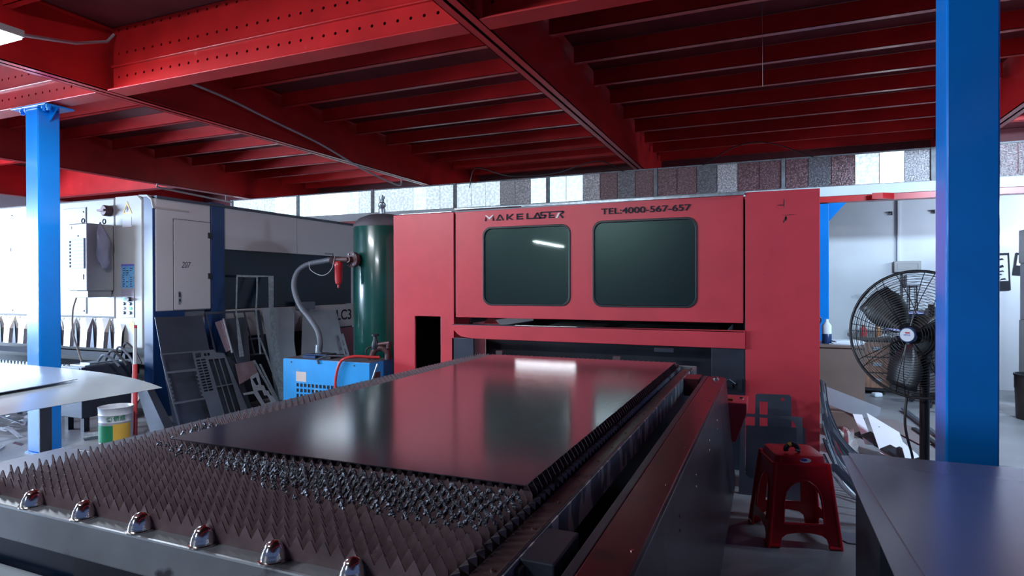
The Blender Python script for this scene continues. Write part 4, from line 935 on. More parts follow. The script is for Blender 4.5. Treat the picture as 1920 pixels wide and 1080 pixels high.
for x in (-4.18, -3.45): pv.lathe([(0.008, 0), (0.008, 0.003)], (x, 4.499, dz - 0.03), axis=(0, -1, 0), n=8)
build(pv, 'screw', BLACKP, body)
for x in (-4.2, -3.37):
    for y in (4.55, 4.80): build(B(x - 0.03, x + 0.03, y - 0.03, y + 0.03, 0, 0.05), 'foot', BLACKP, DY)
o = build(MB().box(-4.16, -3.80, 4.60, 4.80, dz + 0.003, dz + 0.028).box(-4.06, -3.86, 4.62, 4.76, dz + 0.028, dz + 0.042), 'flat_tool_case', BLACKP, bevel=0.004); tag(o, 'flat black case lying on top of the blue dryer', 'case')
o = build(MB().box(-4.10, -3.95, 4.56, 4.60, dz + 0.003, dz + 0.03).box(-4.10, -3.84, 4.585, 4.605, dz + 0.030, dz + 0.042), 'blue_clamp', NAVY, bevel=0.003); tag(o, 'dark blue clamp at the hose foot on the dryer', 'clamp')
o = build(MB().tube(spline([(-3.60, 4.70, dz + 0.02), (-3.78, 4.58, dz + 0.035), (-3.86, 4.50, dz + 0.01), (-3.85, 4.485, dz - 0.03)]), 0.010, 8), 'grey_cable', GREYP, smooth=True); tag(o, 'grey cable end hanging over the front of the blue dryer', 'cable')
o = build(MB().tube(spline([(-3.62, 4.47, 0.20), (-3.635, 4.47, 0.35), (-3.641, 4.47, 0.47), (-3.61, 4.468, 0.60), (-3.56, 4.475, 0.675), (-3.48, 4.54, 0.70), (-3.38, 4.62, 0.69), (-3.31, 4.68, 0.684)]), 0.013, 10), 'red_hose', REDHOSE, smooth=True); tag(o, 'thin red hose hanging over the front of the blue dryer', 'hose')
FT = thing('drain_fitting', (-3.45, 4.80, dz), 'dark brass pipe elbow and valve standing on the blue dryer', 'pipe fitting')
fx2 = -3.415
build(MB().tube(spline([(fx2, 4.72, dz + 0.003), (fx2, 4.72, dz + 0.05), (fx2 + 0.03, 4.73, dz + 0.10), (fx2 + 0.085, 4.75, dz + 0.11), (fx2 + 0.13, 4.77, dz + 0.07), (fx2 + 0.135, 4.77, dz + 0.003)]), 0.030, 12), 'pipe_elbow', RUST, FT, smooth=True)
build(MB().lathe([(0.030, 0.10), (0.034, 0.12), (0.034, 0.15), (0.018, 0.19), (0.016, 0.22), (0.034, 0.225), (0.034, 0.24), (0, 0.245)], (fx2 + 0.03, 4.72, dz), n=14), 'valve_stem', DARK, FT, smooth=True)
build(MB().tube([(fx2 + 0.03, 4.72, dz + 0.14), (fx2 + 0.16, 4.76, dz + 0.16)], 0.018, 8).lathe([(0.022, 0), (0.022, 0.05)], (fx2 + 0.15, 4.76, dz + 0.11), n=10), 'side_valve', RUST, FT, smooth=True)
build(MB().tube(spline([(fx2 + 0.0, 4.71, dz + 0.13), (fx2 - 0.04, 4.68, dz + 0.10), (fx2 - 0.04, 4.68, dz + 0.04), (fx2 - 0.01, 4.69, dz + 0.01)]), 0.008, 8), 'drain_tube', BLACKP, FT, smooth=True)
o = build(MB().tube([(-3.27, 4.62, 0.50), (-3.215, 4.66, 0.66)], 0.012, 8), 'steel_rod', LIGHTP, smooth=True) if False else None
o = build(MB().tube([(-3.31, 4.47, 0.30), (-3.23, 4.45, 0.50), (-3.165, 4.45, 0.66)], 0.008, 8), 'steel_rod', GALV, smooth=True); tag(o, 'slanting pale rod between the blue dryer and the red pillar', 'rod')

# ------------------------------------------------------------------ right: stool and leaning plates
ang = math.radians(16)
STM = Matrix.Translation((0.115, 3.60, 0)) @ Matrix.Rotation(ang, 4, 'Z')
ST = thing('plastic_stool', (0.115, 3.60, 0), 'red plastic stool standing right of the red machine base', 'stool')
HB, HT, ZT = 0.178, 0.132, 0.425
def wall_pt(u, z, side):
    t = z / ZT; hh = HB + (HT - HB) * t
    p = Vector((u * (hh / HB), -hh, z))
    return STM @ (Matrix.Rotation(side * PI / 2, 4, 'Z') @ p)
def arch(w0, w1, z0, z1, n=8):
    out = [(-w0, z0), (w0, z0), (w1, z1 - w1 * 0.9)]
    for k in range(1, n): 
        a = PI * k / n; out.append((w1 * math.cos(a), z1 - w1 * 0.9 + w1 * 0.9 * math.sin(a)))
    out.append((-w1, z1 - w1 * 0.9)); return out
for sd in range(4):
    outer = [(-HB, 0), (-HB + 0.055, 0), (-HB + 0.065, 0.05)] + [(-0.09 + 0.18 * k / 6, 0.068 + 0.012 * math.sin(PI * k / 6)) for k in range(7)] + [(HB - 0.065, 0.05), (HB - 0.055, 0), (HB, 0), (HB, ZT), (-HB, ZT)]
    hole = arch(0.105, 0.105, 0.125, 0.335)
    mb = MB().plate(outer, [hole], 0.004, (0, 0, 0), (1, 0, 0), (0, 0, 1))
    mb.v = [wall_pt(v.x, v.z, sd) - (STM.to_3x3() @ Matrix.Rotation(sd * PI / 2, 3, 'Z') @ Vector((0, -v.y, 0))) * 1.0 for v in mb.v]
    lg = build(mb, 'leg_panel', PLASR, ST)
    rim = arch(0.108, 0.108, 0.122, 0.338); pr = [wall_pt(a, b, sd) for a, b in rim]; pr.append(pr[0])
    build(MB().tube(pr, 0.006, 6, cap=False), 'arch_rim', PLASR, lg, smooth=True)
    fl = [wall_pt(-HB + 0.002, z, sd) for z in (0.0, 0.2, ZT)]
    build(MB().tube(fl, 0.011, 8), 'corner_rib', PLASR, lg, smooth=True)
    for sg in (-1, 1):
        ft = MB()
        p0 = wall_pt(sg * (HB - 0.003), 0.012, sd); p1 = wall_pt(sg * (HB - 0.058), 0.012, sd)
        ft.tube([p0, p1], 0.010, 6)
        build(ft, 'foot_rim', PLASR, lg, smooth=True)
def rr3(h, z, r=0.035): return [STM @ Vector((p[0], p[1], z)) for p in rrect(-h, h, -h, h, r, 5)]
loops = [rr3(0.140, 0.405), rr3(0.140, 0.418), rr3(0.128, 0.424), rr3(0.124, 0.452), rr3(0.121, 0.459), rr3(0.110, 0.462), rr3(0.03, 0.463, 0.01)]
vs = [v for l in loops for v in l]; n_ = len(loops[0])
mb = MB().add(vs, [(i * n_ + k, i * n_ + (k + 1) % n_, (i + 1) * n_ + (k + 1) % n_, (i + 1) * n_ + k) for i in range(len(loops) - 1) for k in range(n_)] + [tuple(range((len(loops) - 1) * n_, len(loops) * n_)), tuple(reversed(range(n_)))])
seat = build(mb, 'seat', PLASR, ST, smooth=True)
R3 = STM.to_3x3()
stk = MB().plate([(0.028 * math.cos(2 * PI * k / 16), 0.012 * math.sin(2 * PI * k / 16)) for k in range(16)], (), 0.001, STM @ Vector((0.02, -0.1285, 0.438)), R3 @ Vector((1, 0, 0)), Vector((0, 0, 1)))
st_ = build(stk, 'sticker', PAPER, seat)
build(MB().plate([(0.018 * math.cos(2 * PI * k / 12), 0.007 * math.sin(2 * PI * k / 12)) for k in range(12)], (), 0.001, STM @ Vector((0.012, -0.1293, 0.441)), R3 @ Vector((1, 0, 0)), Vector((0, 0, 1))), 'sticker_print', LBLUE, st_)
PT = thing('tape_roll', tuple(STM @ Vector((-0.03, -0.085, 0.463))), 'small black roll with a yellow patch on the red stool', 'tape')
c0 = STM @ Vector((-0.03, -0.075, 0.480))
ringp = [c0 + R3 @ Vector((0.030 * math.cos(math.radians(a)), 0.0, 0.030 * math.sin(math.radians(a)) * 0.9)) for a in range(-28, 210, 14)]
build(MB().tube(ringp, 0.013, 8), 'roll', BLACKP, PT, smooth=True)
build(MB().tube([ringp[9] + Vector((0, -0.006, 0.004)), ringp[10] + Vector((0, -0.006, 0.004)), ringp[11] + Vector((0, -0.006, 0.003))], 0.011, 8), 'yellow_patch', YEL, PT, smooth=True)
build(MB().tube([ringp[1] + Vector((0, -0.008, 0.004)), ringp[2] + Vector((0, -0.008, 0.004))], 0.011, 8), 'silver_patch', GALV, PT, smooth=True)

def lean_y(name, outer, holes, yb, s, th, m_, label, cat='plate'):
    k = math.sqrt(1 + s * s)
    mb = MB().plate([(x, z * k) for x, z in outer], [[(x, z * k) for x, z in h_] for h_ in holes], th, (0, yb, 0), (1, 0, 0), (0, s / k, 1 / k))
    return tag(build(mb, name, m_), label, cat)
lean_y('slotted_plate', [(-0.10, 0.0), (0.14, 0.0), (0.136, 0.565), (0.125, 0.58), (-0.085, 0.575), (-0.094, 0.565)], [rect(-0.066, -0.015, 0.335, 0.525), disc(0.082, 0.548, 0.012, 12)], 4.40, 0.42, 0.004, DARK2, 'dark plate with a rectangular slot and a round hole leaning on the red pillar')
lean_y('square_plate', [(-0.15, 0.0), (0.215, 0.0), (0.215, 0.398), (-0.15, 0.385)], [], 4.30, 0.40, 0.004, DARK2, 'plain dark plate behind the stool with its top right corner showing')
lean_y('frame_offcut', [(-0.185, 0.0), (0.20, 0.0), (0.192, 0.492), (-0.145, 0.490), (-0.170, 0.478), (-0.178, 0.45)], [[(-0.115, 0.10), (0.13, 0.10), (0.155, 0.13), (0.158, 0.42), (0.145, 0.455), (0.120, 0.472), (-0.140, 0.470), (-0.150, 0.455), (-0.150, 0.14), (-0.14, 0.115)]], 4.17, 0.34, 0.004, GREYP, 'grey frame offcut with rounded inner corners behind the red stool', 'offcut')
o = build(MB().plate([(0.325, 3.79), (0.319, 3.655), (0.374, 3.584), (0.60, 3.60), (0.60, 3.80), (0.496, 3.79), (0.394, 3.724)], (), 0.003, (0, 0, 0.006), (1, 0, 0), (0, 1, 0)), 'floor_offcut', GREYP); tag(o, 'flat angular offcut on the floor right of the stool', 'offcut')

# bundle of strips standing against the right side of the machine
for i in range(16):
    zt = 0.70 - 0.030 * i + rnd.uniform(-0.03, 0.03); xs_ = 0.326 + 0.014 * (i % 3); ye = 5.30 - 0.07 * i; xe = 0.70 - 0.012 * i + rnd.uniform(-0.02, 0.02)
    ys_ = 4.76 + 0.012 * (i % 4) - 0.02 * i
    p = spline([(xs_, ys_, zt), (xs_ + 0.03, ys_ + 0.10 * (ye - ys_), zt * 0.72), (xs_ + 0.38 * (xe - xs_), ys_ + 0.42 * (ye - ys_), zt * 0.36), (xs_ + 0.72 * (xe - xs_), ys_ + 0.75 * (ye - ys_), zt * 0.12), (xe, ye, 0.006)], 5)
    wv = Vector((0.55, 0.8, 0)).normalized() * rnd.uniform(0.005, 0.012)
    vs = []
    for q in p: vs += [q - wv, q + wv]
    nrm = Vector((0.0, 0.0, 0.003)) + Vector((0.002, -0.002, 0)); nv = len(vs)
    vs += [v + nrm for v in vs]
    fs = []
    for a in range(len(p) - 1):
        b = 2 * a
        fs += [(b, b + 1, b + 3, b + 2), (nv + b, nv + b + 2, nv + b + 3, nv + b + 1), (b, b + 2, nv + b + 2, nv + b), (b + 1, nv + b + 1, nv + b + 3, b + 3)]
    fs += [(0, nv, nv + 1, 1), (nv - 2, nv - 1, 2 * nv - 1, 2 * nv - 2)]
    o = build(MB().add(vs, fs), 'steel_strip', [DARK2, GREYP, DARK, DARK2, GALV][i % 5])
    tag(o, 'bowed steel strip leaning on the right side of the red machine', 'strip', 'bowed strips leaning right of the machine')
for i, (xa, za, xb_, zb_, lab) in enumerate(((0.33, 0.44, 0.66, 0.01, 'upper of two straight flat bars slanting down behind the stool'), (0.34, 0.24, 0.58, 0.01, 'lower of two straight flat bars slanting down behind the stool'))):
    o = build(MB().hexa([(xa, 4.22 - .12 * i, za), (xa + 0.03, 4.22 - .12 * i, za), (xb_ + 0.03, 4.12 - .12 * i, zb_), (xb_, 4.12 - .12 * i, zb_)], [(xa, 4.235 - .12 * i, za + 0.03), (xa + 0.03, 4.235 - .12 * i, za + 0.03), (xb_ + 0.03, 4.135 - .12 * i, zb_ + 0.025), (xb_, 4.135 - .12 * i, zb_ + 0.025)]), 'flat_bar', GREYP)
    tag(o, lab, 'bar')

# grey sheet table at the right front
GT = thing('sheet_pallet', (0.75, 1.9, 0), 'dark box pallet under the grey sheets at the lower right', 'pallet')
build(MB().box(0.285, 1.55, 1.99, 2.01, 0.03, 0.69).box(0.285, 0.305, 2.01, 2.5, 0.03, 0.69), 'side_panel', DARK2, GT, bevel=0.003)
build(MB().box(0.33, 1.55, 1.0, 2.5, 0.62, 0.69), 'deck', DARK2, GT)
for x in (0.36, 1.45):
    for y in (1.05, 2.4): build(B(x, x + 0.06, y, y + 0.06, 0, 0.62), 'leg', DARK, GT)
o = build(MB().hexa([(0.262, 0.9, 0.693), (1.75, 0.9, 0.693), (1.75, 2.66, 0.693), (0.250, 2.625, 0.693)], [(0.262, 0.9, 0.697), (1.75, 0.9, 0.697), (1.75, 2.66, 0.697), (0.250, 2.625, 0.697)]), 'steel_sheet', SHEETR)
tag(o, 'lower grey steel sheet at the right front, edge showing on the left', 'sheet')
o = build(MB().hexa([(0.345, 0.9, 0.6975), (1.80, 0.9, 0.6975), (1.80, 2.675, 0.6975), (0.277, 2.655, 0.6975)], [(0.345, 0.9, 0.701), (1.80, 0.9, 0.701), (1.80, 2.675, 0.701), (0.277, 2.655, 0.701)]), 'steel_sheet', SHEETR)
tag(o, 'upper grey steel sheet at the right front mirroring the blue column', 'sheet')

# ------------------------------------------------------------------ pedestal fan
FX, FY, FZ = 0.775, 3.92, 1.078
FN = thing('pedestal_fan', (FX, FY, 0), 'large black pedestal fan half hidden by the near blue column', 'fan')
axf = Vector((-0.52, -0.86, 0.02)).normalized()
fc = Vector((FX, FY, FZ)) + axf * 0.11
e1 = axf.cross(Vector((0, 0, 1))).normalized(); e2 = e1.cross(axf).normalized()
def fpt(r, a, d): return fc + axf * d + (e1 * math.cos(a) + e2 * math.sin(a)) * r
def ring(r, d, n=48): return [fpt(r, 2 * PI * k / n, d) for k in range(n + 1)]
R0 = 0.335
def dome(r): return 0.085 * (1 - (r / R0) ** 2.6)
cg = MB()
for k in range(21): cg.tube(ring(0.065 + (R0 - 0.065) * k / 20, 0.01 + dome(0.065 + (R0 - 0.065) * k / 20)), 0.0017, 4, cap=False)
for k in range(8):
    for off in (-0.07, 0.07):
        a = 2 * PI * k / 8 + 0.2
        cg.tube([fpt(r, a + off * min(1, r / 0.3), 0.012 + dome(r)) for r in (0.05, 0.12, 0.2, 0.27, 0.31, R0)], 0.0020, 4)
build(cg, 'front_cage', CAGE, FN)
cg = MB()
for k in range(14): cg.tube(ring(0.10 + (R0 - 0.10) * k / 13, -0.01 - 1.1 * dome(0.10 + (R0 - 0.10) * k / 13)), 0.0016, 4, cap=False)
for k in range(10): cg.tube([fpt(r, 2 * PI * k / 10, -0.01 - 1.1 * dome(r)) for r in (0.10, 0.2, 0.3, R0)], 0.002, 4)
build(cg, 'rear_cage', CAGE, FN)
build(MB().tube(ring(R0 + 0.003, 0.0), 0.008, 8, cap=False), 'cage_rim', BLACKP, FN, smooth=True)
bd = build(MB().lathe([(0.036, 0.092), (0.036, 0.108), (0.033, 0.112), (0, 0.112)], fc, axis=axf, n=24), 'badge', PAPER, FN, smooth=True)
build(MB().lathe([(0.041, 0.088), (0.041, 0.106), (0.036, 0.108), (0.036, 0.09)], fc, axis=axf, n=24), 'badge_ring', NAVY, bd, smooth=True)
build(text_mb('\u98ce\u626c', 0.019, fc + axf * 0.1125 - e1 * -0.014 * -1 - e2 * 0.008, e1, e2, 0.0003), 'badge_print', LBLUE, bd) if False else None
bm_ = MB()
for p in ((-0.014, -0.004), (-0.002, -0.003), (0.008, -0.004)):
    q = fc + axf * 0.1122 + e1 * p[0] + e2 * p[1]
    bm_.plate(rect(0, 0.008, 0, 0.007), [rect(0.002, 0.006, 0.002, 0.005)], 0.0005, q, e1, e2)
build(bm_, 'badge_print', LBLUE, bd)
build(MB().plate(rect(-0.012, 0.010, 0.008, 0.016), (), 0.0004, fc + axf * 0.1124, e1, e2), 'badge_mark', FILT, bd)
for k in range(3):
    a0_ = 2 * PI * k / 3 - 1.35
    vs = []; NB = 8
    for i in range(NB + 1):
        r = 0.05 + 0.25 * i / NB
        wd = 0.30 + 0.22 * math.sin(PI * min(1, i / NB * 1.1))
        for t_ in (-1, -0.33, 0.33, 1): vs.append(fpt(r, a0_ + t_ * wd, 0.02 - 0.03 * t_))
    fs = [(i * 4 + j, i * 4 + j + 1, (i + 1) * 4 + j + 1, (i + 1) * 4 + j) for i in range(NB) for j in range(3)]
    bo = build(MB().add(vs, fs), 'blade', BLACKP, FN, smooth=True); q = bo.modifiers.new('solid', 'SOLIDIFY'); q.thickness = 0.003
build(MB().lathe([(0.05, -0.02), (0.05, 0.04), (0.03, 0.06), (0, 0.06)], fc, axis=axf, n=20), 'hub', BLACKP, FN, smooth=True)
build(MB().lathe([(0.0, -0.30), (0.07, -0.29), (0.085, -0.26), (0.085, -0.14), (0.10, -0.11), (0.10, -0.09), (0, -0.08)], fc, axis=axf, n=24), 'motor', BLACKP, FN, smooth=True)
build(MB().tube([fc - axf * 0.2 + Vector((0, 0, 0.08)), fc - axf * 0.2 + Vector((0, 0, 0.16))], 0.016, 8), 'swing_knob', BLACKP, FN, smooth=True)
build(MB().tube([fc - axf * 0.2, (FX, FY, FZ - 0.16)], 0.03, 10), 'neck', BLACKP, FN, smooth=True)
build(MB().tube([(FX, FY, 0.03), (FX, FY, FZ - 0.14)], 0.024, 16), 'pole', BLACKP, FN, smooth=True)
build(MB().lathe([(0.17, 0.0), (0.17, 0.02), (0.14, 0.035), (0.05, 0.05), (0.035, 0.10), (0.0, 0.11)], (FX, FY, 0), n=32), 'base', BLACKP, FN, smooth=True)
build(MB().tube(spline([(fc.x + 0.02, FY + 0.05, FZ - 0.10), (FX - 0.10, FY - 0.05, 0.62), (FX - 0.065, FY - 0.06, 0.40), (FX - 0.085, FY - 0.05, 0.30), (FX - 0.055, FY - 0.10, 0.12), (FX - 0.06, FY - 0.28, 0.01)]), 0.007, 6), 'power_cord', BLACKP, FN, smooth=True)

# ------------------------------------------------------------------ scrap corner behind the fan
def flat(pts, z, th, m_, name, label, tilt=None, cat='plate', holes=(), group=None):
    mb = MB().plate(pts, holes, th, (0, 0, z), (1, 0, 0), (0, 1, 0))
    if tilt:
        c = sum(mb.v, Vector()) / len(mb.v); A = Matrix.Translation(c) @ Matrix.Rotation(tilt[0], 4, 'X') @ Matrix.Rotation(tilt[1], 4, 'Y') @ Matrix.Translation(-c); mb.xf(A)
    return tag(build(mb, name, m_), label, cat, group)
o = build(MB().hexa([(0.455, 6.02, 0.315), (0.75, 6.0, 0.20), (0.872, 5.99, 0.222), (0.885, 6.0, 0.295)], [(0.455, 6.03, 0.318), (0.75, 6.01, 0.203), (0.872, 6.0, 0.225), (0.885, 6.01, 0.298)]), 'x', PAPER) if False else None
o = build(MB().plate([(0.43, 0.31), (0.745, 0.195), (0.866, 0.222), (0.888, 0.295), (0.447, 0.462)], (), 0.006, (0, 5.99, 0), (1, 0, 0), (0, 0.35, 1)), 'white_board', LIGHTP); tag(o, 'pale pointed sheet propped in front of the brown desk', 'sheet')
o = build(B(0.45, 0.76, 6.078, 6.40, 0.0, 0.22), 'brown_box', WOODD, bevel=0.005); tag(o, 'low brown box under the pale pointed sheet', 'box')
flat([(0.70, 5.55), (0.76, 5.55), (0.73, 6.0), (0.66, 6.0)], 0.15, 0.003, PAPER, 'white_faced_offcut', 'small white-faced offcut at the left end of the floor scrap', (0.35, 0))
flat([(0.755, 5.20), (0.93, 5.10), (0.93, 5.55), (0.74, 5.82)], 0.165, 0.003, PAPER, 'white_faced_offcut', 'largest white-faced offcut in the floor scrap', (0.30, 0.05), holes=[disc(0.80, 5.6, 0.008, 8), disc(0.85, 5.3, 0.008, 8)])
flat([(0.86, 4.85), (0.96, 4.72), (0.955, 5.02), (0.875, 5.20)], 0.14, 0.003, PAPER, 'white_faced_offcut', 'white-faced offcut nearest the fan pole', (0.30, 0.10), holes=[disc(0.91, 4.97, 0.008, 8)])
for i in range(9):
    x = 0.80 + 0.03 * i; y = 5.6 - 0.12 * i
    o = build(MB().box(-0.20, 0.20, -0.05, 0.05, -0.004, 0.004).xf(Matrix.Translation((x, y, 0.080 + 0.008 * (i % 3))) @ Matrix.Rotation(-0.85 - 0.05 * (i % 4), 4, 'Z') @ Matrix.Rotation(0.22 + 0.06 * (i % 2), 4, 'Y') @ Matrix.Rotation(0.25, 4, 'X')), 'scrap_bar', [DARK, BLACKP, DARK2][i % 3])
    tag(o, 'dark offcut lying in the floor scrap under the white-faced offcuts', 'offcut', 'dark offcuts in the floor scrap')
bgm = MB(); import mathutils.noise as MN
vs = []; fs = []; nu, nv_ = 18, 10
for i in range(nu):
    for j in range(nv_ + 1):
        a = 2 * PI * i / nu; b = PI * 0.5 * j / nv_
        p = Vector((math.cos(a) * math.cos(b), math.sin(a) * math.cos(b), math.sin(b)))
        r = 1 + 0.35 * MN.noise(p * 3.1) + 0.15 * MN.noise(p * 8)
        vs.append((0.55 + 0.10 * p.x * r, 5.55 + 0.20 * p.y * r, 0.004 + 0.17 * max(0.0, p.z) * r))
for i in range(nu):
    for j in range(nv_):
        a = i * (nv_ + 1) + j; b = ((i + 1) % nu) * (nv_ + 1) + j
        fs.append((a, b, b + 1, a + 1))
o = build(bgm.add(vs, fs), 'plastic_bag', PLBAG, smooth=True); tag(o, 'crumpled clear plastic bag on the floor by the strips', 'bag')
o = build(MB().plate([(0.62, 4.80), (0.74, 4.72), (0.78, 4.86), (0.68, 4.95)], (), 0.012, (0, 0, 0.014), (1, 0, 0), (0, 1, 0)), 'white_rag', PAPER); tag(o, 'small pale scrap in front of the plastic bag', 'scrap')
flat([(0.93, 6.95), (1.12, 7.0), (1.42, 6.15), (1.15, 6.0)], 0.012, 0.006, BROWNP, 'corrugated_sheet', 'brown corrugated sheet lying on the floor behind the white-faced offcuts', cat='sheet')
for i, (p0, p1) in enumerate((((1.30, 7.55, 0.02), (1.36, 6.0, 0.02)), ((1.22, 6.6, 0.012), (1.33, 5.4, 0.012)), ((1.05, 5.2, 0.02), (1.35, 4.6, 0.02)))):
    d_ = Vector(p1) - Vector(p0); wv = Vector((-d_.y, d_.x, 0)).normalized() * 0.018
    b_ = [Vector(p0) - wv, Vector(p0) + wv, Vector(p1) + wv, Vector(p1) - wv]
    o = build(MB().hexa(b_, [v + Vector((0, 0, 0.018)) for v in b_]), 'steel_bar', [GREYP, DARK, GREYP][i]); tag(o, ['long grey bar on the floor farthest behind the fan pole', 'long dark bar on the floor left of the fan pole', 'short grey bar on the floor right of the fan pole'][i], 'bar')

# ------------------------------------------------------------------ desks and wall behind
D1 = thing('office_desk', (0.55, 7.3, 0), 'plain brown desk end panel beside the red machine', 'desk')
build(B(0.30, 0.894, 7.12, 7.15, 0.0, 0.69), 'end_panel', WOODD, D1, bevel=0.003)
build(B(0.25, 0.91, 7.10, 7.66, 0.69, 0.715), 'desk_top', WOODD, D1, bevel=0.003)
build(B(0.27, 0.29, 7.15, 7.6, 0, 0.69), 'side_panel', WOODD, D1)
for i in range(5):
    o = build(B(-0.13, 0.13, -0.10, 0.10, 0, 0.006).v and MB().box(-0.14, 0.14, -0.10, 0.10, 0, 0.006).xf(Matrix.Translation((0.74 + 0.03 * (i % 2), 7.28 + 0.02 * i, 0.716 + 0.007 * i)) @ Matrix.Rotation(0.15 * (i - 2), 4, 'Z')), 'paper_sheet', PAPER)
    tag(o, 'white paper in the loose pile on the plain brown desk', 'paper', 'papers on the plain brown desk')
bt = thing('spray_bottle', (0.56, 7.3, 0.716), 'white bottle with a blue base on the plain brown desk', 'bottle')
build(MB().lathe([(0.045, 0), (0.048, 0.01), (0.048, 0.10), (0.03, 0.13)], (0.56, 7.3, 0.716), n=16), 'bottle_base', NAVY, bt, smooth=True)
build(MB().lathe([(0.046, 0.10), (0.046, 0.19), (0.018, 0.23), (0.018, 0.26), (0, 0.262)], (0.56, 7.3, 0.716), n=16), 'bottle_body', PAPER, bt, smooth=True)
o = build(MB().tube(spline([(0.47, 7.2, 0.72), (0.46, 7.18, 0.92), (0.44, 7.2, 1.02), (0.50, 7.22, 0.98), (0.47, 7.2, 0.90)]), 0.007, 6), 'desk_cable', BLACKP, smooth=True); tag(o, 'black curled cable at the left edge of the plain brown desk', 'cable')
D2 = thing('drawer_desk', (1.5, 8.8, 0), 'long desk with wooden drawers seen through the fan', 'desk')
dy = 8.55
build(B(0.95, 2.3, dy - 0.02, 9.2, 0.66, 0.70), 'desk_top', mat('desk_dark', (0.05, 0.035, 0.03), 0.4, var=0.2), D2, bevel=0.004)
cb = build(B(1.045, 1.345, dy, 9.1, 0.05, 0.66), 'drawer_cabinet', BLACKP, D2)
for k in range(3):
    z0 = 0.085 + 0.19 * k
    d_ = build(B(1.065, 1.330, dy - 0.016, dy, z0, z0 + 0.175), 'drawer', WOODR, cb, bevel=0.003)
    build(MB().box(1.155, 1.245, dy - 0.04, dy - 0.016, z0 + 0.105, z0 + 0.118).box(1.155, 1.245, dy - 0.024, dy - 0.016, z0 + 0.08, z0 + 0.118), 'drawer_handle', LIGHTP, d_)
build(B(2.2, 2.28, dy, 9.1, 0, 0.66), 'desk_leg', BLACKP, D2)
build(B(1.345, 2.2, 9.0, 9.03, 0.25, 0.66), 'modesty_panel', BLACKP, D2)
MNR = thing('monitor', (1.53, 8.75, 0.70), 'wide dark monitor on the drawer desk behind the fan', 'monitor')
ms = build(B(1.30, 1.76, 8.74, 8.77, 0.76, 1.03), 'screen_frame', BLACKP, MNR, bevel=0.004)
build(B(1.312, 1.748, 8.737, 8.741, 0.80, 0.985), 'screen', NAVYG, ms)
build(MB().box(1.306, 1.754, 8.7365, 8.741, 0.985, 1.012).box(1.306, 1.56, 8.7365, 8.741, 0.772, 0.80), 'screen_bars', mat('screen_light', (0.35, 0.35, 0.62), 0.4, var=0.05), ms)
build(MB().box(1.48, 1.58, 8.77, 8.80, 0.71, 0.80).box(1.42, 1.64, 8.68, 8.86, 0.70, 0.712), 'stand', BLACKP, MNR)
for i, (x, h_, m_, lab) in enumerate(((1.07, 0.14, FILT, 'small red and brown jar on the drawer desk, left of the amber bottle'), (1.23, 0.20, AMBER, 'amber bottle on the drawer desk left of the monitor'))):
    bt = thing('jar' if i == 0 else 'amber_bottle', (x, 8.66, 0.70), lab, 'jar' if i == 0 else 'bottle')
    build(MB().lathe([(0.034, 0), (0.036, 0.01), (0.036, h_ * 0.7), (0.016, h_ * 0.85), (0.016, h_ * 0.92)], (x, 8.66, 0.70), n=14), 'body', m_, bt, smooth=True)
    build(MB().lathe([(0.019, h_ * 0.90), (0.019, h_), (0, h_)], (x, 8.66, 0.70), n=12), 'cap', BLACKP if i else AMBER, bt, smooth=True)
bk = thing('open_book', (1.36, 8.62, 0.70), 'open white book on the drawer desk in front of the monitor', 'book')
for s in (-1, 1):
    vs = []
    for k in range(7):
        t_ = k / 6; x = 1.36 + s * 0.15 * t_; z = 0.704 + 0.030 * math.sin(PI * min(1, t_ * 1.1)) * (1 - t_ * 0.3)
        vs += [(x, 8.55, z), (x, 8.68, z)]
    bo = build(MB().add(vs, [(2 * k, 2 * k + 2, 2 * k + 3, 2 * k + 1) for k in range(6)]), 'page', PAPER, bk, smooth=True); q = bo.modifiers.new('solid', 'SOLIDIFY'); q.thickness = 0.004
OC = thing('office_chair', (1.78, 8.1, 0), 'black office chair in front of the drawer desk, behind the fan', 'chair')
build(MB().plate(rrect(1.55, 2.02, 0.55, 1.10, 0.08), (), 0.07, (0, 7.84, 0), (1, 0, 0), (0, 0, 1)), 'backrest', BLACKP, OC, bevel=0.01)
build(MB().plate(rrect(1.54, 2.03, 7.86, 8.36, 0.08), (), 0.09, (0, 0, 0.50), (1, 0, 0), (0, 1, 0)), 'seat', BLACKP, OC, bevel=0.015)
build(MB().tube([(1.78, 8.1, 0.06), (1.78, 8.1, 0.42)], 0.03, 12), 'gas_lift', BLACKP, OC, smooth=True)
for k in range(5):
    a = 2 * PI * k / 5 + 0.3
    build(MB().tube([(1.78, 8.1, 0.11), (1.78 + 0.30 * math.cos(a), 8.1 + 0.30 * math.sin(a), 0.075)], [0.028, 0.018], 8).lathe([(0.0, -0.015), (0.03, -0.015), (0.03, 0.015), (0, 0.015)], (1.78 + 0.30 * math.cos(a), 8.1 + 0.30 * math.sin(a), 0.03), axis=(math.sin(a), -math.cos(a), 0), n=12), 'base_leg', BLACKP, OC)
o = build(MB().box(-0.05, 0.05, -0.04, 0.04, 0, 0.05).xf(Matrix.Translation((1.18, 8.40, 0.0)) @ Matrix.Rotation(0.5, 4, 'Z')), 'crumpled_paper', PAPER, bevel=0.015); tag(o, 'small white crumpled paper on the floor under the drawers', 'paper')
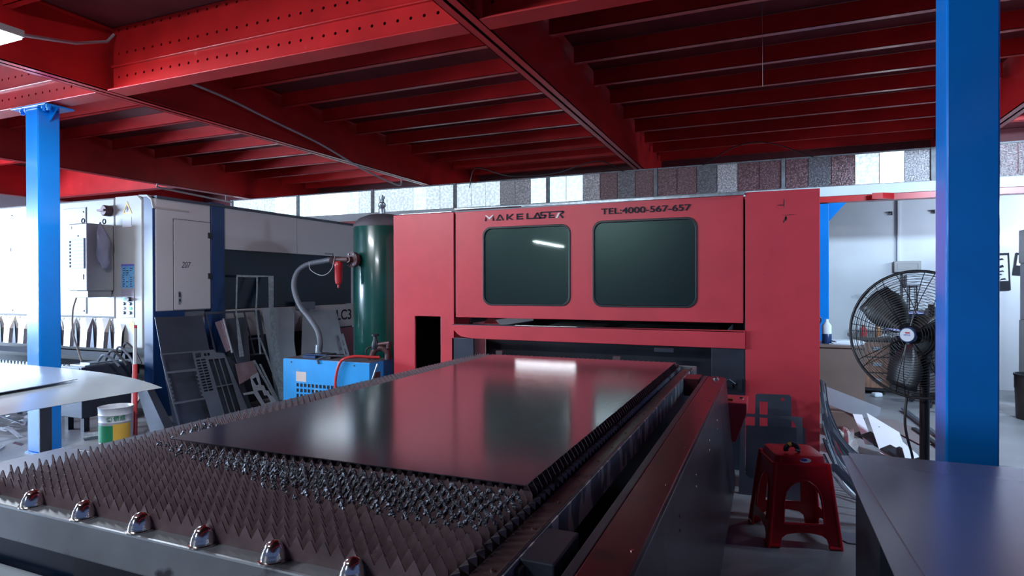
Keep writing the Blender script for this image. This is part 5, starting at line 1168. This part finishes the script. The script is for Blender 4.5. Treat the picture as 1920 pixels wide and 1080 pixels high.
# switch box with trunking on the back wall
SB = thing('switch_box', (1.67, 9.50, 1.50), 'white switch box with vertical trunking on the back wall', 'switch box')
build(B(1.525, 1.83, 9.45, 9.52, 1.505, 1.65), 'box', WHITE, SB, bevel=0.006)
build(MB().plate(rect(1.56, 1.80, 1.535, 1.62), [rect(1.565, 1.795, 1.54, 1.615)], 0.003, (0, 9.447, 0), **XZ), 'lid_line', GREYPAN, SB)
build(B(1.57, 1.60, 9.495, 9.52, 1.65, 2.9), 'trunking', WALLW, SB, bevel=0.003)
build(B(1.560, 1.569, 9.50, 9.52, 1.65, 2.9), 'cable', GREYP, SB)
build(MB().box(1.66, 1.83, 9.40, 9.52, 1.33, 1.47), 'breaker_block', PAPER, SB, bevel=0.004)
build(MB().tube([(1.62, 9.48, 1.50), (1.62, 9.48, 1.40), (1.62, 9.48, 0.72)], 0.008, 6).tube([(1.70, 9.47, 1.34), (1.70, 9.47, 0.72)], 0.008, 6).tube([(1.78, 9.47, 1.34), (1.80, 9.47, 0.72)], 0.008, 6), 'drop_cable', BLACKP, SB)
for (x, lab) in ((1.47, 'black hook on the back wall left of the trunking'), (1.95, 'black hook on the back wall right of the trunking')):
    o = build(MB().box(x, x + 0.04, 9.49, 9.52, 2.30, 2.32).box(x + 0.025, x + 0.04, 9.49, 9.51, 2.27, 2.30), 'wall_hook', BLACKP); tag(o, lab, 'hook')
# posters: plain black and white stand-ins
def poster(x0, x1, z0, z1, lab, rot):
    cx, cz = (x0 + x1) / 2, (z0 + z1) / 2
    p = thing('poster', (cx, 9.51, z0), lab, 'poster')
    U = Vector((math.cos(rot), 0, math.sin(rot))); V = Vector((-math.sin(rot), 0, math.cos(rot)))
    w_, h_ = (x1 - x0) / 2, (z1 - z0) / 2
    build(MB().plate(rect(-w_, w_, -h_, h_), (), 0.004, (cx, 9.505, cz), U, V), 'paper', LETTER, p)
    build(MB().plate(rect(-w_ + 0.02, w_ - 0.02, -h_ + 0.12, h_ - 0.03), (), 0.001, (cx, 9.5035, cz), U, V), 'light_field', PAPER, p)
    ink = MB(); r_ = random.Random(int(x0 * 100))
    for k in range(7):
        a, b = r_.uniform(-w_ * 0.8, w_ * 0.2), r_.uniform(-h_ * 0.8, h_ * 0.6)
        l1, l2 = r_.uniform(0.05, 0.10), r_.uniform(0.02, 0.05)
        ink.plate([(a, b), (a + l1, b + l2 * 0.3), (a + l1 * 0.8, b + l2), (a + l1 * 0.3, b + l2 * 0.8)], (), 0.001, (cx, 9.5020 - 0.0001 * k, cz), U, V)
    build(ink, 'ink_shapes', LETTER, p)
poster(2.56, 2.785, 1.262, 1.735, 'black and white framed print on the back wall right of the near column', 0.04)
poster(2.83, 3.02, 1.45, 1.73, 'tilted grey print next to the framed print on the back wall', -0.12)
WD = thing('water_dispenser', (2.85, 8.65, 0), 'white and grey dispenser cabinet at the right edge', 'dispenser')
build(B(2.675, 3.03, 8.5, 8.85, 0.0, 0.93), 'lower_body', WHITE, WD, bevel=0.01)
build(B(2.685, 3.02, 8.51, 8.85, 0.93, 1.58), 'middle_body', GREYPAN, WD, bevel=0.01)
build(B(2.67, 3.03, 8.49, 8.85, 1.58, 1.97), 'top_body', WHITE, WD, bevel=0.015)
build(MB().plate(rect(2.71, 2.99, 0.55, 0.88), [rect(2.72 + 0.045 * i, 2.755 + 0.045 * i, 0.56 + 0.06 * j, 0.61 + 0.06 * j) for i in range(6) for j in range(5)], 0.004, (0, 8.496, 0), **XZ), 'vent', WALLW, WD)
BR = thing('barrel_bin', (2.45, 7.55, 0), 'dark brown round bin on the floor at the right edge', 'bin')
build(MB().lathe([(0.17, 0), (0.175, 0.01), (0.185, 0.30), (0.19, 0.31), (0.19, 0.44), (0.18, 0.44), (0.17, 0.03), (0, 0.03)], (2.45, 7.58, 0), n=32), 'shell', BARREL, BR, smooth=True)
build(MB().lathe([(0.186, 0.425), (0.196, 0.43), (0.196, 0.45), (0.18, 0.45), (0.178, 0.425)], (2.45, 7.58, 0), n=32), 'rim', BLACKP, BR, smooth=True)

# ------------------------------------------------------------------ tidy up helper data
for o in bpy.data.objects:
    if '_w' in o: del o['_w']
